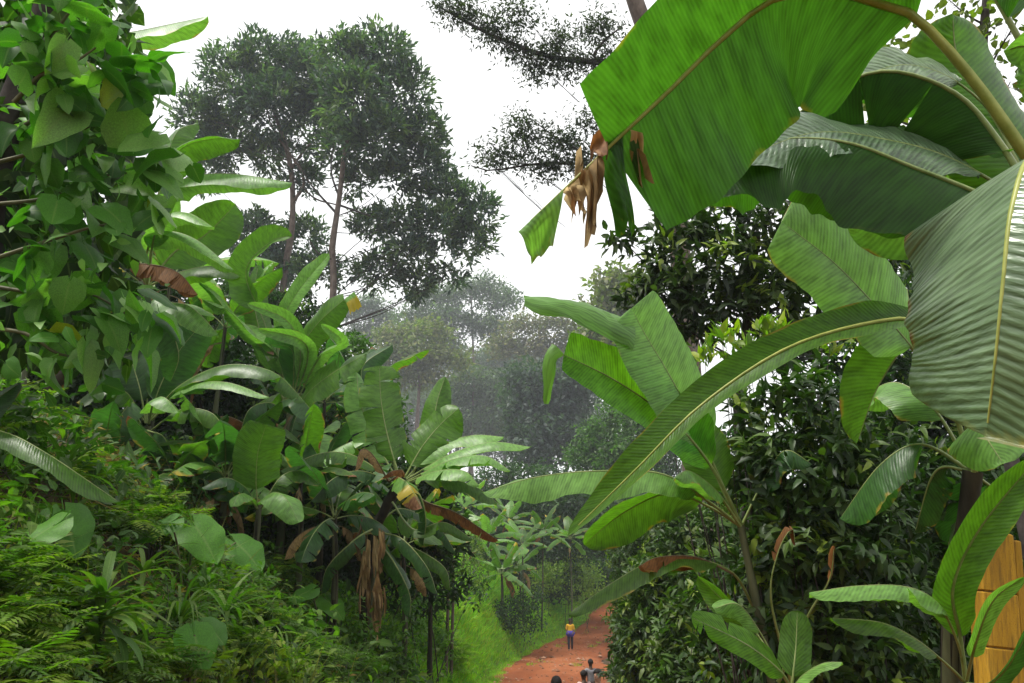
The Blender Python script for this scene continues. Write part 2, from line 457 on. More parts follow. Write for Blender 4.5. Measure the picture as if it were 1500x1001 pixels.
def add_leaf(plant, pts, hw, pet=.14, nrm=None, roll=(0, 0), fold=(-.35, -.35), curl=(-.5, -.5), tears=(0, 0), tear_amp=.35,
             ripple=.05, mat='banana', rib='midrib', dead=0, yellow=0, edge=.25, seed=0, nu=44, nv=6, rad=.018, name="leaf", cut=1.0, blunt=.5, ramp=.16, label=None):
    """one banana leaf: a blade of two halves on an arching midrib; pts run from stem to tip in world space"""
    r = np.random.default_rng(seed + 11)
    org = np.array(plant.location)
    n = 90
    path = spline(pts, n)
    Ln = np.sum(np.linalg.norm(np.diff(path, axis=0), axis=1))
    T, S, N = frames(path, nrm)
    tt = np.linspace(0, 1, n)
    ro = roll[0] + (roll[1] - roll[0]) * tt
    S2 = S * np.cos(ro)[:, None] + N * np.sin(ro)[:, None]
    N2 = N * np.cos(ro)[:, None] - S * np.sin(ro)[:, None]
    g = Geo()
    ip = lambda A, x: np.stack([np.interp(x, tt, A[:, k]) for k in range(3)], -1)
    for side, sg in ((0, 1), (1, -1)):
        k = tears[side]
        cuts = np.sort(r.uniform(.12, .97, k)) if isinstance(k, int) else np.asarray(k)
        bnd = np.concatenate([[0], cuts, [1.0]])
        ph, ph2 = r.uniform(0, 6.28, 2)
        for q in range(len(bnd) - 1):
            a, b = bnd[q], bnd[q + 1]
            m = max(3, int(nu * (b - a)) + 1)
            u = np.linspace(a, b, m)
            v = np.linspace(0, 1, nv)
            UU, VV = np.meshgrid(u, v, indexing='ij')
            da = r.uniform(-1, .5) * tear_amp if len(bnd) > 2 else 0
            short = 1 - (r.uniform(0, .18) if len(bnd) > 2 else 0)
            if len(bnd) > 2:
                wdt = b - a
                sh = np.zeros_like(UU)
                if q > 0: sh = sh + .08 * wdt * (b - UU) / wdt
                if q < len(bnd) - 2: sh = sh - .08 * wdt * (UU - a) / wdt
                UU2 = UU + sh * VV ** 1.5
            else:
                UU2 = UU
            tp = pet + (cut - pet) * UU2                 # place on the midrib
            w = hw * half_width(UU * cut, blunt, ramp) * short
            w = w * (1 + .022 * np.sin(UU * 9 + ph) + .012 * np.sin(UU * 23 + ph2) + .008 * np.sin(UU * 57 + ph * 3))
            vm = (v[1:] + v[:-1]) / 2
            ang = fold[side] + da + curl[side] * vm * (1 + .35 * np.sin(UU[:, :1] * 5 + ph))
            ca = np.concatenate([np.zeros((m, 1)), np.cumsum(np.cos(ang), 1)], 1) / (nv - 1)
            sa = np.concatenate([np.zeros((m, 1)), np.cumsum(np.sin(ang), 1)], 1) / (nv - 1)
            rip = ripple * hw * VV ** 1.4 * (np.sin(UU * (7 + 4 * Ln) + ph) * 1.0 + .55 * np.sin(UU * (17 + 5 * Ln) + ph2 + 2 * np.sin(UU * 5)) + .2 * np.sin(UU * 71 + ph))
            tpx = tp + .10 * VV * w / max(Ln, .1)
            tpx = np.clip(tpx, 0, 1)
            V = ip(path, tpx) + sg * (w * ca)[..., None] * ip(S2, tp) + (w * sa + rip)[..., None] * ip(N2, tp)
            ex = np.maximum(tp - 1, 0)
            mi, mj = np.meshgrid(np.arange(m - 1), np.arange(nv - 1), indexing='ij')
            A = mi * nv + mj
            F = np.stack([A, A + nv, A + nv + 1, A + 1] if sg < 0 else [A, A + 1, A + nv + 1, A + nv], -1).reshape(-1, 4)
            uvs = np.stack([tp * Ln, sg * VV], -1).reshape(-1, 2)
            ed = edge * np.clip((VV - .88) / .12, 0, 1) * (.9 + .9 * np.sin(UU * 13 + ph2) + .8 * np.sin(UU * 37 + ph))
            ed = np.clip(ed, 0, 1)
            dd = ed if not dead else np.clip(ed + np.clip((UU - (1 - dead)) / .10, 0, 1), 0, 1)
            yy = np.clip(ed * 1.3, 0, 1) if not yellow else np.clip(np.clip((UU - (1 - yellow)) / .15, 0, 1) + ed, 0, 1)
            c = np.stack([dd, yy, np.full_like(dd, r.uniform())], -1).reshape(-1, 3)
            g.add(V.reshape(-1, 3), F, uvs, c)
    ob = g.build(name, M[mat], plant, org)
    if label: ob["label"] = label
    rr = rad * (1 - .86 * tt ** .8)
    rg = tube(path[::3] - N2[::3] * rr[::3][:, None] * .45, rr[::3], 6, squash=.8, nrm=nrm)
    rg.build("midrib", M[rib], ob, org)
    return ob

def add_strip(parent, org, pts, w0, w1, mat, seed=0, curl=.6, yellow=0.0, dead=0.0, nrm=(0, -1, 0), name="torn_strip"):
    """a torn ribbon of blade hanging from the midrib"""
    r = np.random.default_rng(seed)
    path = spline(pts, 16)
    T, S, N = frames(path, nrm)
    v = np.linspace(-1, 1, 7)
    t = np.linspace(0, 1, 16)
    w = (w0 + (w1 - w0) * t) * (1 + .10 * np.sin(t * 11 + seed)) * np.clip((1.04 - t) / .12, .25, 1) ** .5
    jag = .04 * w0 * r.normal(size=(16, 7))
    V = path[:, None] + (w[:, None] * np.sin(v * curl)[None] / curl)[..., None] * S[:, None] + (w[:, None] * (np.cos(v * curl) - 1)[None] / curl + jag)[..., None] * N[:, None]
    i, j = np.meshgrid(np.arange(15), np.arange(6), indexing='ij')
    A = i * 7 + j
    F = np.stack([A, A + 7, A + 8, A + 1], -1).reshape(-1, 4)
    uv = np.stack([np.repeat(v[None] * .15, 16, 0), np.repeat(t[:, None], 7, 1)], -1).reshape(-1, 2)
    c = np.stack([np.clip(dead * 2 * t, 0, 1) + np.zeros(16), np.clip(yellow * 2 * t, 0, 1), t], -1)
    return make(name, V.reshape(-1, 3), F, M[mat], parent, org, uv, np.repeat(c, 7, 0))

def flap(parent, org, A, B, C, D, mat, seed=0, sag=.05, ragged=.06, yellow=0.0, dead=0.0, name="torn_strip"):
    """a torn rag of blade: its upper edge A-B stays on the midrib, C-D is the loose lower edge below A and B"""
    r = np.random.default_rng(seed)
    A, B, C, D = [np.asarray(q, float) for q in (A, B, C, D)]
    nu_, nv_ = 12, 16
    u = np.linspace(0, 1, nu_)[None]; v = np.linspace(0, 1, nv_)[:, None]
    end = 1 - ragged * np.abs(np.interp(np.linspace(0, 1, nu_), np.linspace(0, 1, 7), r.normal(size=7))) * 2.0
    vv = v * end[None]
    V = (A * (1 - u[..., None]) + B * u[..., None]) * (1 - vv[..., None]) + (C * (1 - u[..., None]) + D * u[..., None]) * vv[..., None]
    ln = np.linalg.norm(C - A)
    dep = sag * (np.sin(u * 6 + seed + 1.5 * v) * v + .6 * np.sin(u * 15 + seed) * v ** 2 + .5 * np.sin(v * 5 + seed))
    V = V + dep[..., None] * np.array([.25, -1.0, .1]) + (.035 * ln * np.sin(v * 4 + seed) * v)[..., None] * unit(B - A)
    i, j = np.meshgrid(np.arange(nv_ - 1), np.arange(nu_ - 1), indexing='ij'); A_ = i * nu_ + j
    F = np.stack([A_, A_ + nu_, A_ + nu_ + 1, A_ + 1], -1).reshape(-1, 4)
    uv = np.stack([np.repeat(u * np.linalg.norm(B - A), nv_, 0), vv], -1).reshape(-1, 2)
    c = np.stack([np.clip(dead * 2 * vv, 0, 1), np.clip(yellow * 2 * vv ** 2, 0, 1), vv], -1).reshape(-1, 3)
    return make(name, V.reshape(-1, 3), F, M[mat], parent, org, uv, c)

def stem(plant, pts, r0, r1, mat='stem', sides=12, name="pseudostem"):
    org = np.array(plant.location)
    path = spline(pts, 22)
    t = np.linspace(0, 1, 22)
    rr = (r0 + (r1 - r0) * t) * (1 + .07 * np.sin(t * 23 + r0 * 50))
    ob = tube(path, rr, sides).build(name, M[mat], plant, org)
    # overlapping leaf sheaths wrapped round the stem
    g = Geo()
    k = np.random.default_rng(int(abs(pts[0][0]) * 1000))
    for q in range(5):
        a, b = k.uniform(.05, .5), k.uniform(.6, 1.0)
        sel = np.linspace(a, b, 9)
        pp = np.stack([np.interp(sel, t, path[:, c]) for c in range(3)], 1)
        az = k.uniform(0, 6.28)
        wv = np.linspace(-.9, .9, 5)
        rad = np.interp(sel, t, rr) * 1.06
        wid = np.linspace(1, .25, 9)
        V = pp[:, None] + rad[:, None, None] * np.stack([np.cos(az + wv[None] * wid[:, None]), np.sin(az + wv[None] * wid[:, None]), np.zeros((9, 5))], -1)
        i, j = np.meshgrid(np.arange(8), np.arange(4), indexing='ij'); A = i * 5 + j
        g.add(V.reshape(-1, 3), np.stack([A, A + 1, A + 6, A + 5], -1).reshape(-1, 4))
    g.build("sheath", M['stem_dark' if mat == 'stem' else 'stem'], ob, org)
    return ob

def leaf_path(p0, az, e0, bend, L, n=9, twist=0):
    p = np.array(p0, float); out = [p.copy()]
    for i in range(1, n):
        t = i / (n - 1)
        e = e0 - bend * t ** 1.25
        a = az + twist * t
        p = p + L / (n - 1) * np.array([math.cos(a) * math.cos(e), math.sin(a) * math.cos(e), math.sin(e)])
        out.append(p.copy())
    return out

def banana(label, crown, n=8, L=1.9, hw=.27, az0=0, group=None, base=None, r0=.062, mats=('banana', 'banana', 'banana_pale'), dead=2, seed=0,
           emin=.05, emax=1.35, lod=1.0, stem_mat='stem_dark', name="banana_plant", skip=(), torn=5):
    """a banana plant: sheathed stem, leaves spiralling up from near level to upright, dry leaves below"""
    r = np.random.default_rng(seed)
    crown = np.array(crown, float)
    if base is None:
        bx, by = crown[0] + r.uniform(-.15, .15), crown[1] + r.uniform(-.1, .2)
        base = np.array([bx, by, float(ground_z(bx, by)) - .05])
    pl = thing(name, base, label, "banana plant", group)
    stem(pl, [base, base * .5 + crown * .5 + [.04, 0, 0], crown + (0, 0, .05)], r0, r0 * .55, stem_mat)
    for i in range(n):
        az = az0 + i * 2.399 + r.uniform(-.3, .3)
        if any(abs((az - s + math.pi) % (2 * math.pi) - math.pi) < w for s, w in skip): continue
        f = i / max(n - 1, 1)
        e0 = emin + (emax - emin) * f ** .8 + r.uniform(-.08, .08)
        bend = r.uniform(.7, 1.35) * (1.15 - .55 * f)
        l = L * r.uniform(.82, 1.1) * (1 - .12 * abs(f - .5))
        k = r.integers(0, torn + 1, 2)
        add_leaf(pl, leaf_path(crown, az, e0, bend, l, twist=r.uniform(-.25, .25)), hw * r.uniform(.85, 1.12), pet=.17, tears=(int(k[0]), int(k[1])),
                 fold=(-r.uniform(.05, .5), -r.uniform(.05, .5)), curl=(-r.uniform(.1, .8), -r.uniform(.1, .8)), tear_amp=.4,
                 mat=mats[int(r.integers(0, len(mats)))], seed=seed * 31 + i, nu=int(34 * lod), nv=5 if lod > .7 else 4, rad=.016, edge=.15 + .3 * r.uniform(),
                 yellow=.18 if r.uniform() < .2 else 0, dead=.1 if r.uniform() < .2 else 0)
    for i in range(dead):
        az = r.uniform(0, 6.28)
        c2 = crown - (0, 0, r.uniform(.1, .35))
        add_leaf(pl, leaf_path(c2, az, r.uniform(-.4, .2), r.uniform(1.2, 1.7), L * r.uniform(.5, .75)), hw * .6, pet=.2, tears=(6, 6), fold=(-.9, -.9), curl=(-.9, -.9),
                 mat='dry' if r.uniform() < .6 else 'rust', rib='midrib_dry', seed=seed * 17 + i, nu=int(26 * lod), nv=4, rad=.012, name="dry_leaf")
    return pl

# ------------------------------------------------------------------ trees and shrubs
def ellipsoid_points(r, n, c, rad, shell=.6, up=.15):
    d = unit(r.normal(size=(n, 3)) + [0, 0, up])
    s = (shell + (1 - shell) * r.uniform(size=(n, 1))) * (1 - .5 * (r.uniform(size=(n, 1)) < .18))
    return np.asarray(c) + d * s * np.asarray(rad), d

def grow_tree(name, label, cat, trunk, r0, r1, clusters, leaf, group=None, bark='bark', limb_bark=None, leafmat='foliage', seed=0, twigs=6, extra=(), attach=(.45, 1.0), crown_name="crown", limb_k=.3):
    """trunk polyline, limbs reaching to each clump of the crown, twigs, and leaf tufts on the twigs"""
    r = np.random.default_rng(seed)
    base = np.array(trunk[0], float)
    t = thing(name, base, label, cat, group)
    path = spline(trunk, 26)
    tt = np.linspace(0, 1, 26)
    rr = (r0 + (r1 - r0) * tt) * (1 + .05 * np.sin(tt * 31)); rr[:3] *= [1.35, 1.15, 1.05]
    tube(path, rr, 10).build("trunk", M[bark], t, base)
    lg, tg, cg = Geo(), Geo(), Geo()
    for pts, ra, rb in extra:
        p = spline(pts, 14); tube(p, np.linspace(ra, rb, 14), 6, lg)
    for (c, rad) in clusters:
        c = np.asarray(c, float); rad = np.asarray(rad, float)
        lo = int(26 * attach[0]); hi = max(lo + 1, int(26 * attach[1]))
        cand = path[lo:hi]
        dist = np.linalg.norm(cand - (c - [0, 0, .6 * np.linalg.norm(c[:2] - base[:2])]), axis=1)
        k = lo + int(np.argmin(dist))
        a = path[k]
        mid = a * .45 + c * .55 + r.normal(size=3) * .06 * np.linalg.norm(c - a) + [0, 0, -.08 * np.linalg.norm(c[:2] - a[:2])]
        limb = spline([a, mid, c], 10)
        ra = max(rr[k] * limb_k, r0 * .05)
        if limb_k >= .1: tube(limb, np.linspace(ra, ra * .3, 10), 6, lg)
        else: tube(limb[6:], np.linspace(ra * .5, ra * .3, 4), 5, lg)
        ends, dirs = ellipsoid_points(r, twigs, c, rad * .8, .6)
        for e in ends:
            s0 = limb[r.integers(5, 10)]
            tw = spline([s0, s0 * .5 + e * .5 + r.normal(size=3) * .08 * rad.mean(), e], 6)
            tube(tw, np.linspace(ra * .22, ra * .06, 6), 4, lg)
        n_t = max(6, int(leaf['tufts'] * float(np.prod(rad)) ** (2 / 3)))
        pts, out = ellipsoid_points(r, n_t, c, rad, leaf.get('shell', .55), leaf.get('up', .25))
        tuft_leaves(cg, r, pts, out, leaf)
    lg.build("branch", M[limb_bark or bark], t, base)
    cg.build(crown_name, M[leafmat], t, base)
    return t

def tuft_leaves(g, r, pts, out, leaf, collect=None):
    n, k = len(pts), leaf['per']
    sc = leaf['size']
    axis_ = unit(out * leaf.get('out', .8) + r.normal(size=(n, 3)) * .35 + [0, 0, leaf.get('lift', .35)])
    d = unit(np.repeat(axis_, k, 0) * leaf.get('focus', .6) + rand_dirs(n * k, r) + [0, 0, -leaf.get('droop', .1)])
    pos = np.repeat(pts, k, 0) + r.normal(size=(n * k, 3)) * sc * leaf.get('scatter', .8) + d * sc * .2
    nrm = unit(r.normal(size=(n * k, 3)) * .5 + np.repeat(out, k, 0) * .5 + [0, 0, .9])
    L = sc * r.uniform(.7, 1.25, n * k); W = L * leaf.get('aspect', .42)
    cols = np.asarray(leaf['cols'], float)
    tc = cols[r.integers(0, len(cols), n)]
    c = np.repeat(tc * r.uniform(.75, 1.3, (n, 1)), k, 0) * r.uniform(.75, 1.25, (n * k, 1))
    if leaf.get('new'):
        c = np.where(np.repeat(r.uniform(size=n) < leaf['new'], k)[:, None], np.array([.16, .23, .05]) * r.uniform(.6, 1.2, (n * k, 1)), c)
    if collect is not None:
        collect.append((pos, d, nrm, L, W, c)); return
    cards(g, pos, d, nrm, L, W, c, leaf.get('shape', 'quad'), leaf.get('fold', .25), leaf.get('bend', .12))

LEAF_MESH = {}
def leaf_mesh(kind, col, mat):
    key = (kind, tuple(col), mat)
    if key in LEAF_MESH: return LEAF_MESH[key]
    g = Geo()
    if kind == "leaf":
        cards(g, [[0, 0, 0]], [[1, 0, 0]], [[0, 0, 1]], 1.0, .42, np.array(col), "leaf", .3, .18)
    elif kind.startswith("heart"):
        nt_, nv = (9, 7) if kind != "heart_big" else (18, 11)
        wk, bk, ck = {"heart": (1.0, 1.0, 1.0), "heart_big": (.95, 1.1, .9), "heart_narrow": (.74, 1.7, .4), "heart_curled": (.88, 2.6, -1.6)}[kind]
        t = np.linspace(0, 1, nt_)[:, None]; v = np.linspace(-1, 1, nv)[None]
        w = .46 * np.clip(np.sin(math.pi * np.clip(t, .0, 1) ** .62), 0, 1) ** .75 + .07 * (1 - t)
        w[-1] = 0.004
        w = w * wk * (1 + (.05 if nt_ == 9 else .02) * np.sin(t * 17))
        if nt_ == 18: w = w * (1 + .25 * np.clip(.25 - t, 0, 1))
        x = t - (.20 if nt_ == 9 else .34) * np.abs(v) ** 1.5 * (1 - t) ** 2
        z = .10 * np.abs(v) * w * 2 - .22 * bk * t ** 2 - .14 * ck * v ** 2 * w * 2 + (.02 if nt_ == 9 else .035) * np.sin(t * 13 + 2 * v) * v
        V = np.stack([x, w * v, z], -1)
        i, j = np.meshgrid(np.arange(nt_ - 1), np.arange(nv - 1), indexing='ij'); A = i * nv + j
        uv = np.stack([t + 0 * v, .5 * v + 0 * t], -1).reshape(-1, 2)
        g.add(V.reshape(-1, 3), np.stack([A, A + nv, A + nv + 1, A + 1], -1).reshape(-1, 4), uv, np.array(col))
        tube(np.array([[0, 0, 0], [-.16, 0, .03], [-.34, .01, .14]]), [.012, .010, .010], 4, g, np.array(col) * 1.2)
    ob = g.build("leaf", M[mat]); me = ob.data
    bpy.data.objects.remove(ob)
    LEAF_MESH[key] = me
    return me

def leaf_object(kind, col, mat, parent, pos, d, nrm, L, name="leaf"):
    d = unit(d); s = unit(np.cross(nrm, d)); u = np.cross(d, s)
    p = np.asarray(pos) - np.array(parent.location)
    ob = bpy.data.objects.new(name, leaf_mesh(kind, col, mat))
    m = Matrix(((d[0] * L, s[0] * L, u[0] * L, p[0]), (d[1] * L, s[1] * L, u[1] * L, p[1]), (d[2] * L, s[2] * L, u[2] * L, p[2]), (0, 0, 0, 1)))
    COL.objects.link(ob)
    ob.parent = parent
    ob.matrix_basis = m
    return ob

def shrub(name, label, cat, base, clusters, leaf, pick=0, group=None, leafmat='leafy', seed=0, stems=5, bark='bark_dark', stem_r=.014, skirt=.5, py_max=1060):
    """bushy plant: several stems from one foot, leaf tufts in each clump; the leaves nearest to the viewer are pieces of their own"""
    r = np.random.default_rng(seed)
    base = np.array(base, float)
    t = thing(name, base, label, cat, group)
    sg, cg, got = Geo(), Geo(), []
    full = []
    for c, rad in clusters:
        c = np.asarray(c, float); rad = np.asarray(rad, float)
        full.append((c, rad, 1.0))
        q = c.copy()
        while skirt and q[2] - rad[2] * .7 > float(ground_z(q[0], q[1])):      # leaves down to the ground
            q = q - [0, 0, rad[2] * 1.25]
            if visible(q[None], 60)[0] and CY - FPX * ((q - CAM) @ UP) / ((q - CAM) @ FWD) < py_max: full.append((q.copy() + r.normal(size=3) * rad * .15, rad, skirt))
            else: break
    for c, rad, dens in full:
        for q in range(stems if dens == 1.0 else 0):
            e, _ = ellipsoid_points(r, 1, c, rad * .8, .3)
            b = base + r.normal(size=3) * [.12, .12, 0]
            p = spline([b, b * .4 + e[0] * .6 + r.normal(size=3) * .08, e[0]], 8)
            tube(p, np.linspace(stem_r, stem_r * .2, 8), 5, sg)
        n_t = max(5, int(dens * leaf['tufts'] * float(np.prod(rad)) ** (2 / 3)))
        pts, out = ellipsoid_points(r, n_t, c, rad, leaf.get('shell', .5), leaf.get('up', .2))
        tuft_leaves(cg, r, pts, out, leaf, got)
    sg.build("stem", M[bark], t, base)
    pos, d, nrm, L, W, c = [np.concatenate(a) for a in zip(*got)]
    if pick:
        near = np.argsort(np.linalg.norm(pos - CAM, axis=1) / L)[:pick]
        cols = np.asarray(leaf['cols'], float)
        for i in near:
            leaf_object("leaf", tuple(cols[r.integers(0, len(cols))]), leafmat, t, pos[i], d[i], nrm[i], L[i])
        keep = np.ones(len(pos), bool); keep[near] = False
        pos, d, nrm, L, W, c = pos[keep], d[keep], nrm[keep], L[keep], W[keep], c[keep]
    cards(cg, pos, d, nrm, L, W, c, leaf.get('shape', 'quad'), leaf.get('fold', .25), leaf.get('bend', .12))
    o = cg.build("foliage", M[leafmat], t, base)
    o["kind"] = "stuff"
    return t

def fronds(g, pos, az, L, cols, r, e0=.9, bend=1.3, n=11, wid=.30, lw=.16):
    """ferny leaves: leaflets in pairs on an arching stalk"""
    m = len(pos)
    t = np.linspace(.12, 1, n)[None]
    e0 = np.broadcast_to(np.asarray(e0, float), (m,)); bend = np.broadcast_to(np.asarray(bend, float), (m,))
    ts = np.linspace(0, 1, n + 1)
    el = e0[:, None] - bend[:, None] * ts[None] ** 1.2
    hx = np.cumsum(np.cos(el), 1) / n; hz = np.cumsum(np.sin(el), 1) / n
    hx = hx[:, 1:]; hz = hz[:, 1:]; el = el[:, 1:]
    H = np.stack([np.cos(az), np.sin(az), 0 * az], 1)
    Sd = np.stack([-np.sin(az), np.cos(az), 0 * az], 1)
    p = pos[:, None] + L[:, None, None] * (hx[..., None] * H[:, None] + hz[..., None] * Z)
    Td = np.cos(el)[..., None] * H[:, None] + np.sin(el)[..., None] * Z
    Nn = -np.sin(el)[..., None] * H[:, None] + np.cos(el)[..., None] * Z
    ll = L[:, None] * wid * np.sin(np.linspace(.25, 1.0, n) * math.pi * .93)[None] * np.ones((m, 1)) + L[:, None] * .03
    for sg in (1, -1):
        d = sg * Sd[:, None] + .45 * Td - .12 * Z + r.normal(size=p.shape) * .08
        cards(g, p.reshape(-1, 3), d.reshape(-1, 3), Nn.reshape(-1, 3), ll.ravel(), (L[:, None] * lw * np.ones((1, n)) * .55).ravel(), np.repeat(cols, n, 0) * r.uniform(.75, 1.25, (m * n, 1)), "quad", .1, .1)

def visible(p, margin=120):
    q = p - CAM
    dz = q @ FWD
    px = CX + FPX * (q @ RIGHT) / np.maximum(dz, .1); py = CY - FPX * (q @ UP) / np.maximum(dz, .1)
    return (dz > .8) & (px > -margin) & (px < 1500 + margin) & (py > -margin) & (py < 1001 + margin)

def foot(x, y):
    return np.array([x, y, float(ground_z(x, y)) - .06])

def gd(px, py, h=0.0):
    """distance at which the sight line of that spot comes within h metres of the ground"""
    for d in np.arange(2.2, 60, .1):
        q = P(px, py, d)
        if q[2] < float(ground_z(q[0], q[1])) + h: return float(d)
    return 60.0
# ------------------------------------------------------------------ banana plants of the right-hand foreground
def PX(*pts):
    return [P(*p) for p in pts]
CAMV = (0, -1, .15)

# --- the nearest plant: its stem stands just outside the picture on the right
c = P(1640, 420, 2.75)
near = thing("banana_plant", foot(c[0], c[1]), "nearest banana plant, at the right edge, with huge ribbed leaf across the top", "banana plant", "banana plants beside the track")
stem(near, [np.array(near.location), c * .5 + np.array(near.location) * .5, c], .10, .07)
big = add_leaf(near, PX((1640, 420, 2.75), (1510, 235, 2.75), (1425, 115, 2.8), (1345, 28, 2.85), (1295, 8, 2.88), (1215, -12, 2.9), (1130, 0, 2.9), (1055, 58, 2.88), (980, 132, 2.85), (918, 190, 2.82), (850, 255, 2.80), (757, 343, 2.78)),
         .42, ramp=.07, pet=.395, nrm=(-.5, -.2, 1), roll=(-.15, -.35), fold=(-.30, -.48), curl=(-.12, -.2), ripple=.03, mat='banana_big', rib='midrib_yellow', seed=1, nu=70, nv=9, rad=.030, cut=.85, blunt=.12, edge=.12,
         label="huge ribbed leaf lit from behind, its end in tatters")
o = np.array(near.location)
flap(big, o, *PX((868, 200, 2.8), (902, 163, 2.82), (866, 240, 2.78), (888, 247, 2.78)), 'rust', 3, .03, .1, dead=.6)
flap(big, o, *PX((884, 223, 2.8), (914, 195, 2.81), (904, 352, 2.79), (931, 346, 2.80)), 'banana_big', 4, .03, .05, yellow=.12)
flap(big, o, *PX((836, 269, 2.79), (876, 230, 2.8), (858, 340, 2.78), (866, 366, 2.79)), 'rag', 5, .04, .22)
flap(big, o, *PX((862, 243, 2.795), (880, 226, 2.8), (868, 350, 2.76), (879, 356, 2.77)), 'dry', 25, .05, .25)
flap(big, o, *PX((848, 257, 2.795), (856, 250, 2.8), (846, 330, 2.80), (852, 338, 2.81)), 'rag', 26, .05, .3)
flap(big, o, *PX((822, 282, 2.79), (838, 267, 2.79), (846, 318, 2.78), (853, 312, 2.78)), 'rag', 6, .03, .2)
flap(big, o, *PX((758, 342, 2.78), (824, 281, 2.79), (776, 381, 2.78), (808, 372, 2.79)), 'banana_pale', 7, .03, .06, yellow=.22)
flap(big, o, *PX((920, 195, 2.83), (938, 200, 2.84), (938, 312, 2.85), (954, 300, 2.86)), 'rag', 8, .04, .2)

add_leaf(near, PX((1640, 420, 2.9), (1540, 320, 3.0), (1465, 205, 3.1), (1400, 135, 3.15), (1300, 103, 3.2), (1210, 135, 3.25), (1125, 205, 3.3)), .34, pet=.36, nrm=(-.4, -.3, 1),
         roll=(.1, .1), fold=(-.75, -.95), curl=(-.3, -.5), tears=([], [.36, .62]), mat='banana_big', seed=2, nu=56, nv=8, rad=.026, ripple=.07, edge=.3)
add_leaf(near, PX((1640, 430, 2.8), (1540, 340, 2.85), (1440, 285, 2.95), (1340, 245, 3.0), (1240, 208, 3.05), (1140, 205, 3.1), (1060, 238, 3.12), (1020, 290, 3.12)), .33, pet=.2, nrm=(-.2, -.25, 1),
         roll=(.15, .0), fold=(-.55, -.85), curl=(-.4, -.4), mat='banana_big', seed=3, nu=60, nv=8, rad=.024, ripple=.09, edge=.1)
add_leaf(near, PX((1640, 430, 3.0), (1520, 310, 3.1), (1400, 235, 3.15), (1300, 205, 3.15), (1190, 195, 3.1), (1068, 240, 3.05)), .16, pet=.38, nrm=(0, -.9, 1), fold=(.1, .1), curl=(-.3, -.5), mat='banana_sheen', seed=10, nu=50, nv=7, rad=.014, ripple=.1, edge=.1)  # added narrow leaf, stands in for the pale top of the folded leaf before
add_leaf(near, PX((1640, 420, 3.2), (1540, 300, 3.3), (1440, 150, 3.4), (1330, 95, 3.4), (1205, 138, 3.35)), .13, pet=.62, nrm=(0, -.9, 1), fold=(.1, .1), curl=(-.3, -.5), mat='banana_sheen', seed=19, nu=40, nv=7, rad=.014, ripple=.1, edge=.1)  # another added leaf, stands in for the pale top of the higher arched one
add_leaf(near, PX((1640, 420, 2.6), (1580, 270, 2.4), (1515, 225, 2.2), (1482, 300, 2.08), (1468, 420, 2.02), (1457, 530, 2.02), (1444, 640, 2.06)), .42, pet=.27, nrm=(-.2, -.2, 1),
         roll=(.0, -.1), fold=(-.12, -.30), curl=(-.25, -.3), mat='banana_sheen', rib='midrib_yellow', seed=4, nu=110, nv=14, rad=.022, ripple=.045, edge=.3, blunt=.0, yellow=.06,
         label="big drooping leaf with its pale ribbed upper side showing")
add_leaf(near, PX((1640, 420, 2.8), (1560, 200, 2.8), (1490, 60, 2.85), (1430, -40, 2.9), (1330, -160, 3.0)), .3, pet=.62, nrm=(-.5, -.2, 1), mat='banana_big', seed=5, rad=.034)
add_leaf(near, PX((1640, 400, 3.2), (1520, 280, 3.3), (1460, 180, 3.4), (1405, 90, 3.5), (1395, 20, 3.5)), .26, pet=.35, nrm=(-.2, -1, .2), mat='banana', seed=6, fold=(-.1, -.2), rad=.02)
add_leaf(near, PX((1640, 400, 3.4), (1500, 250, 3.7), (1450, 170, 3.8), (1415, 120, 3.9)), .28, pet=.3, nrm=(0, -1, .3), mat='banana_pale', seed=7, fold=(-.1, -.2), tears=(2, 3), rad=.02)
add_leaf(near, PX((1640, 380, 2.5), (1560, 120, 2.4), (1510, 70, 2.4), (1470, 75, 2.4)), .12, pet=.5, nrm=(0, 0, 1), mat='banana_pale', seed=8, rad=.015)
add_leaf(near, PX((1640, 420, 3.4), (1540, 330, 3.5), (1400, 250, 3.8), (1330, 320, 3.9), (1240, 330, 4.0)), .2, pet=.4, nrm=(0, -.2, 1), mat='banana_pale', seed=9, fold=(-.5, -.2), rad=.016)

# --- the plant behind the drooping leaf
c = P(1425, 690, 4.4)
rb = thing("banana_plant", foot(P(1345, 1000, 4.8)[0], c[1] + .5), "banana plant hidden behind the big drooping leaf, one long leaf arching down-left", "banana plant", "banana plants beside the track")
stem(rb, [np.array(rb.location), c * .6 + np.array(rb.location) * .4 + [-.1, .1, 0], c], .07, .05, 'stem_dark')
add_leaf(rb, PX((1425, 690, 4.4), (1395, 590, 4.4), (1345, 520, 4.35), (1295, 462, 4.3), (1225, 388, 4.25), (1145, 325, 4.2)), .28, pet=.44, nrm=(.3, -1, .5), fold=(.15, .15), curl=(-.3, -.3), roll=(0, .1),
         mat='banana_pale', seed=11, nu=50, nv=8, blunt=.1, rad=.02, ripple=.03, label="broad blunt leaf standing up with its pale upper side to the viewer")
add_leaf(rb, PX((1425, 690, 4.4), (1455, 590, 4.3), (1430, 510, 4.2), (1365, 478, 4.15), (1300, 470, 4.1), (1160, 508, 4.0), (1030, 592, 3.95), (930, 690, 3.95), (832, 785, 4.0)), .115, pet=.30, nrm=(-.3, .2, 1), roll=(-.5, -.8),
         fold=(-.35, -.35), curl=(-.3, -.3), mat='banana', rib='midrib_yellow', seed=12, nu=80, nv=8, rad=.020, ripple=.06, edge=.2, label="long leaf arching far out to the left and down")
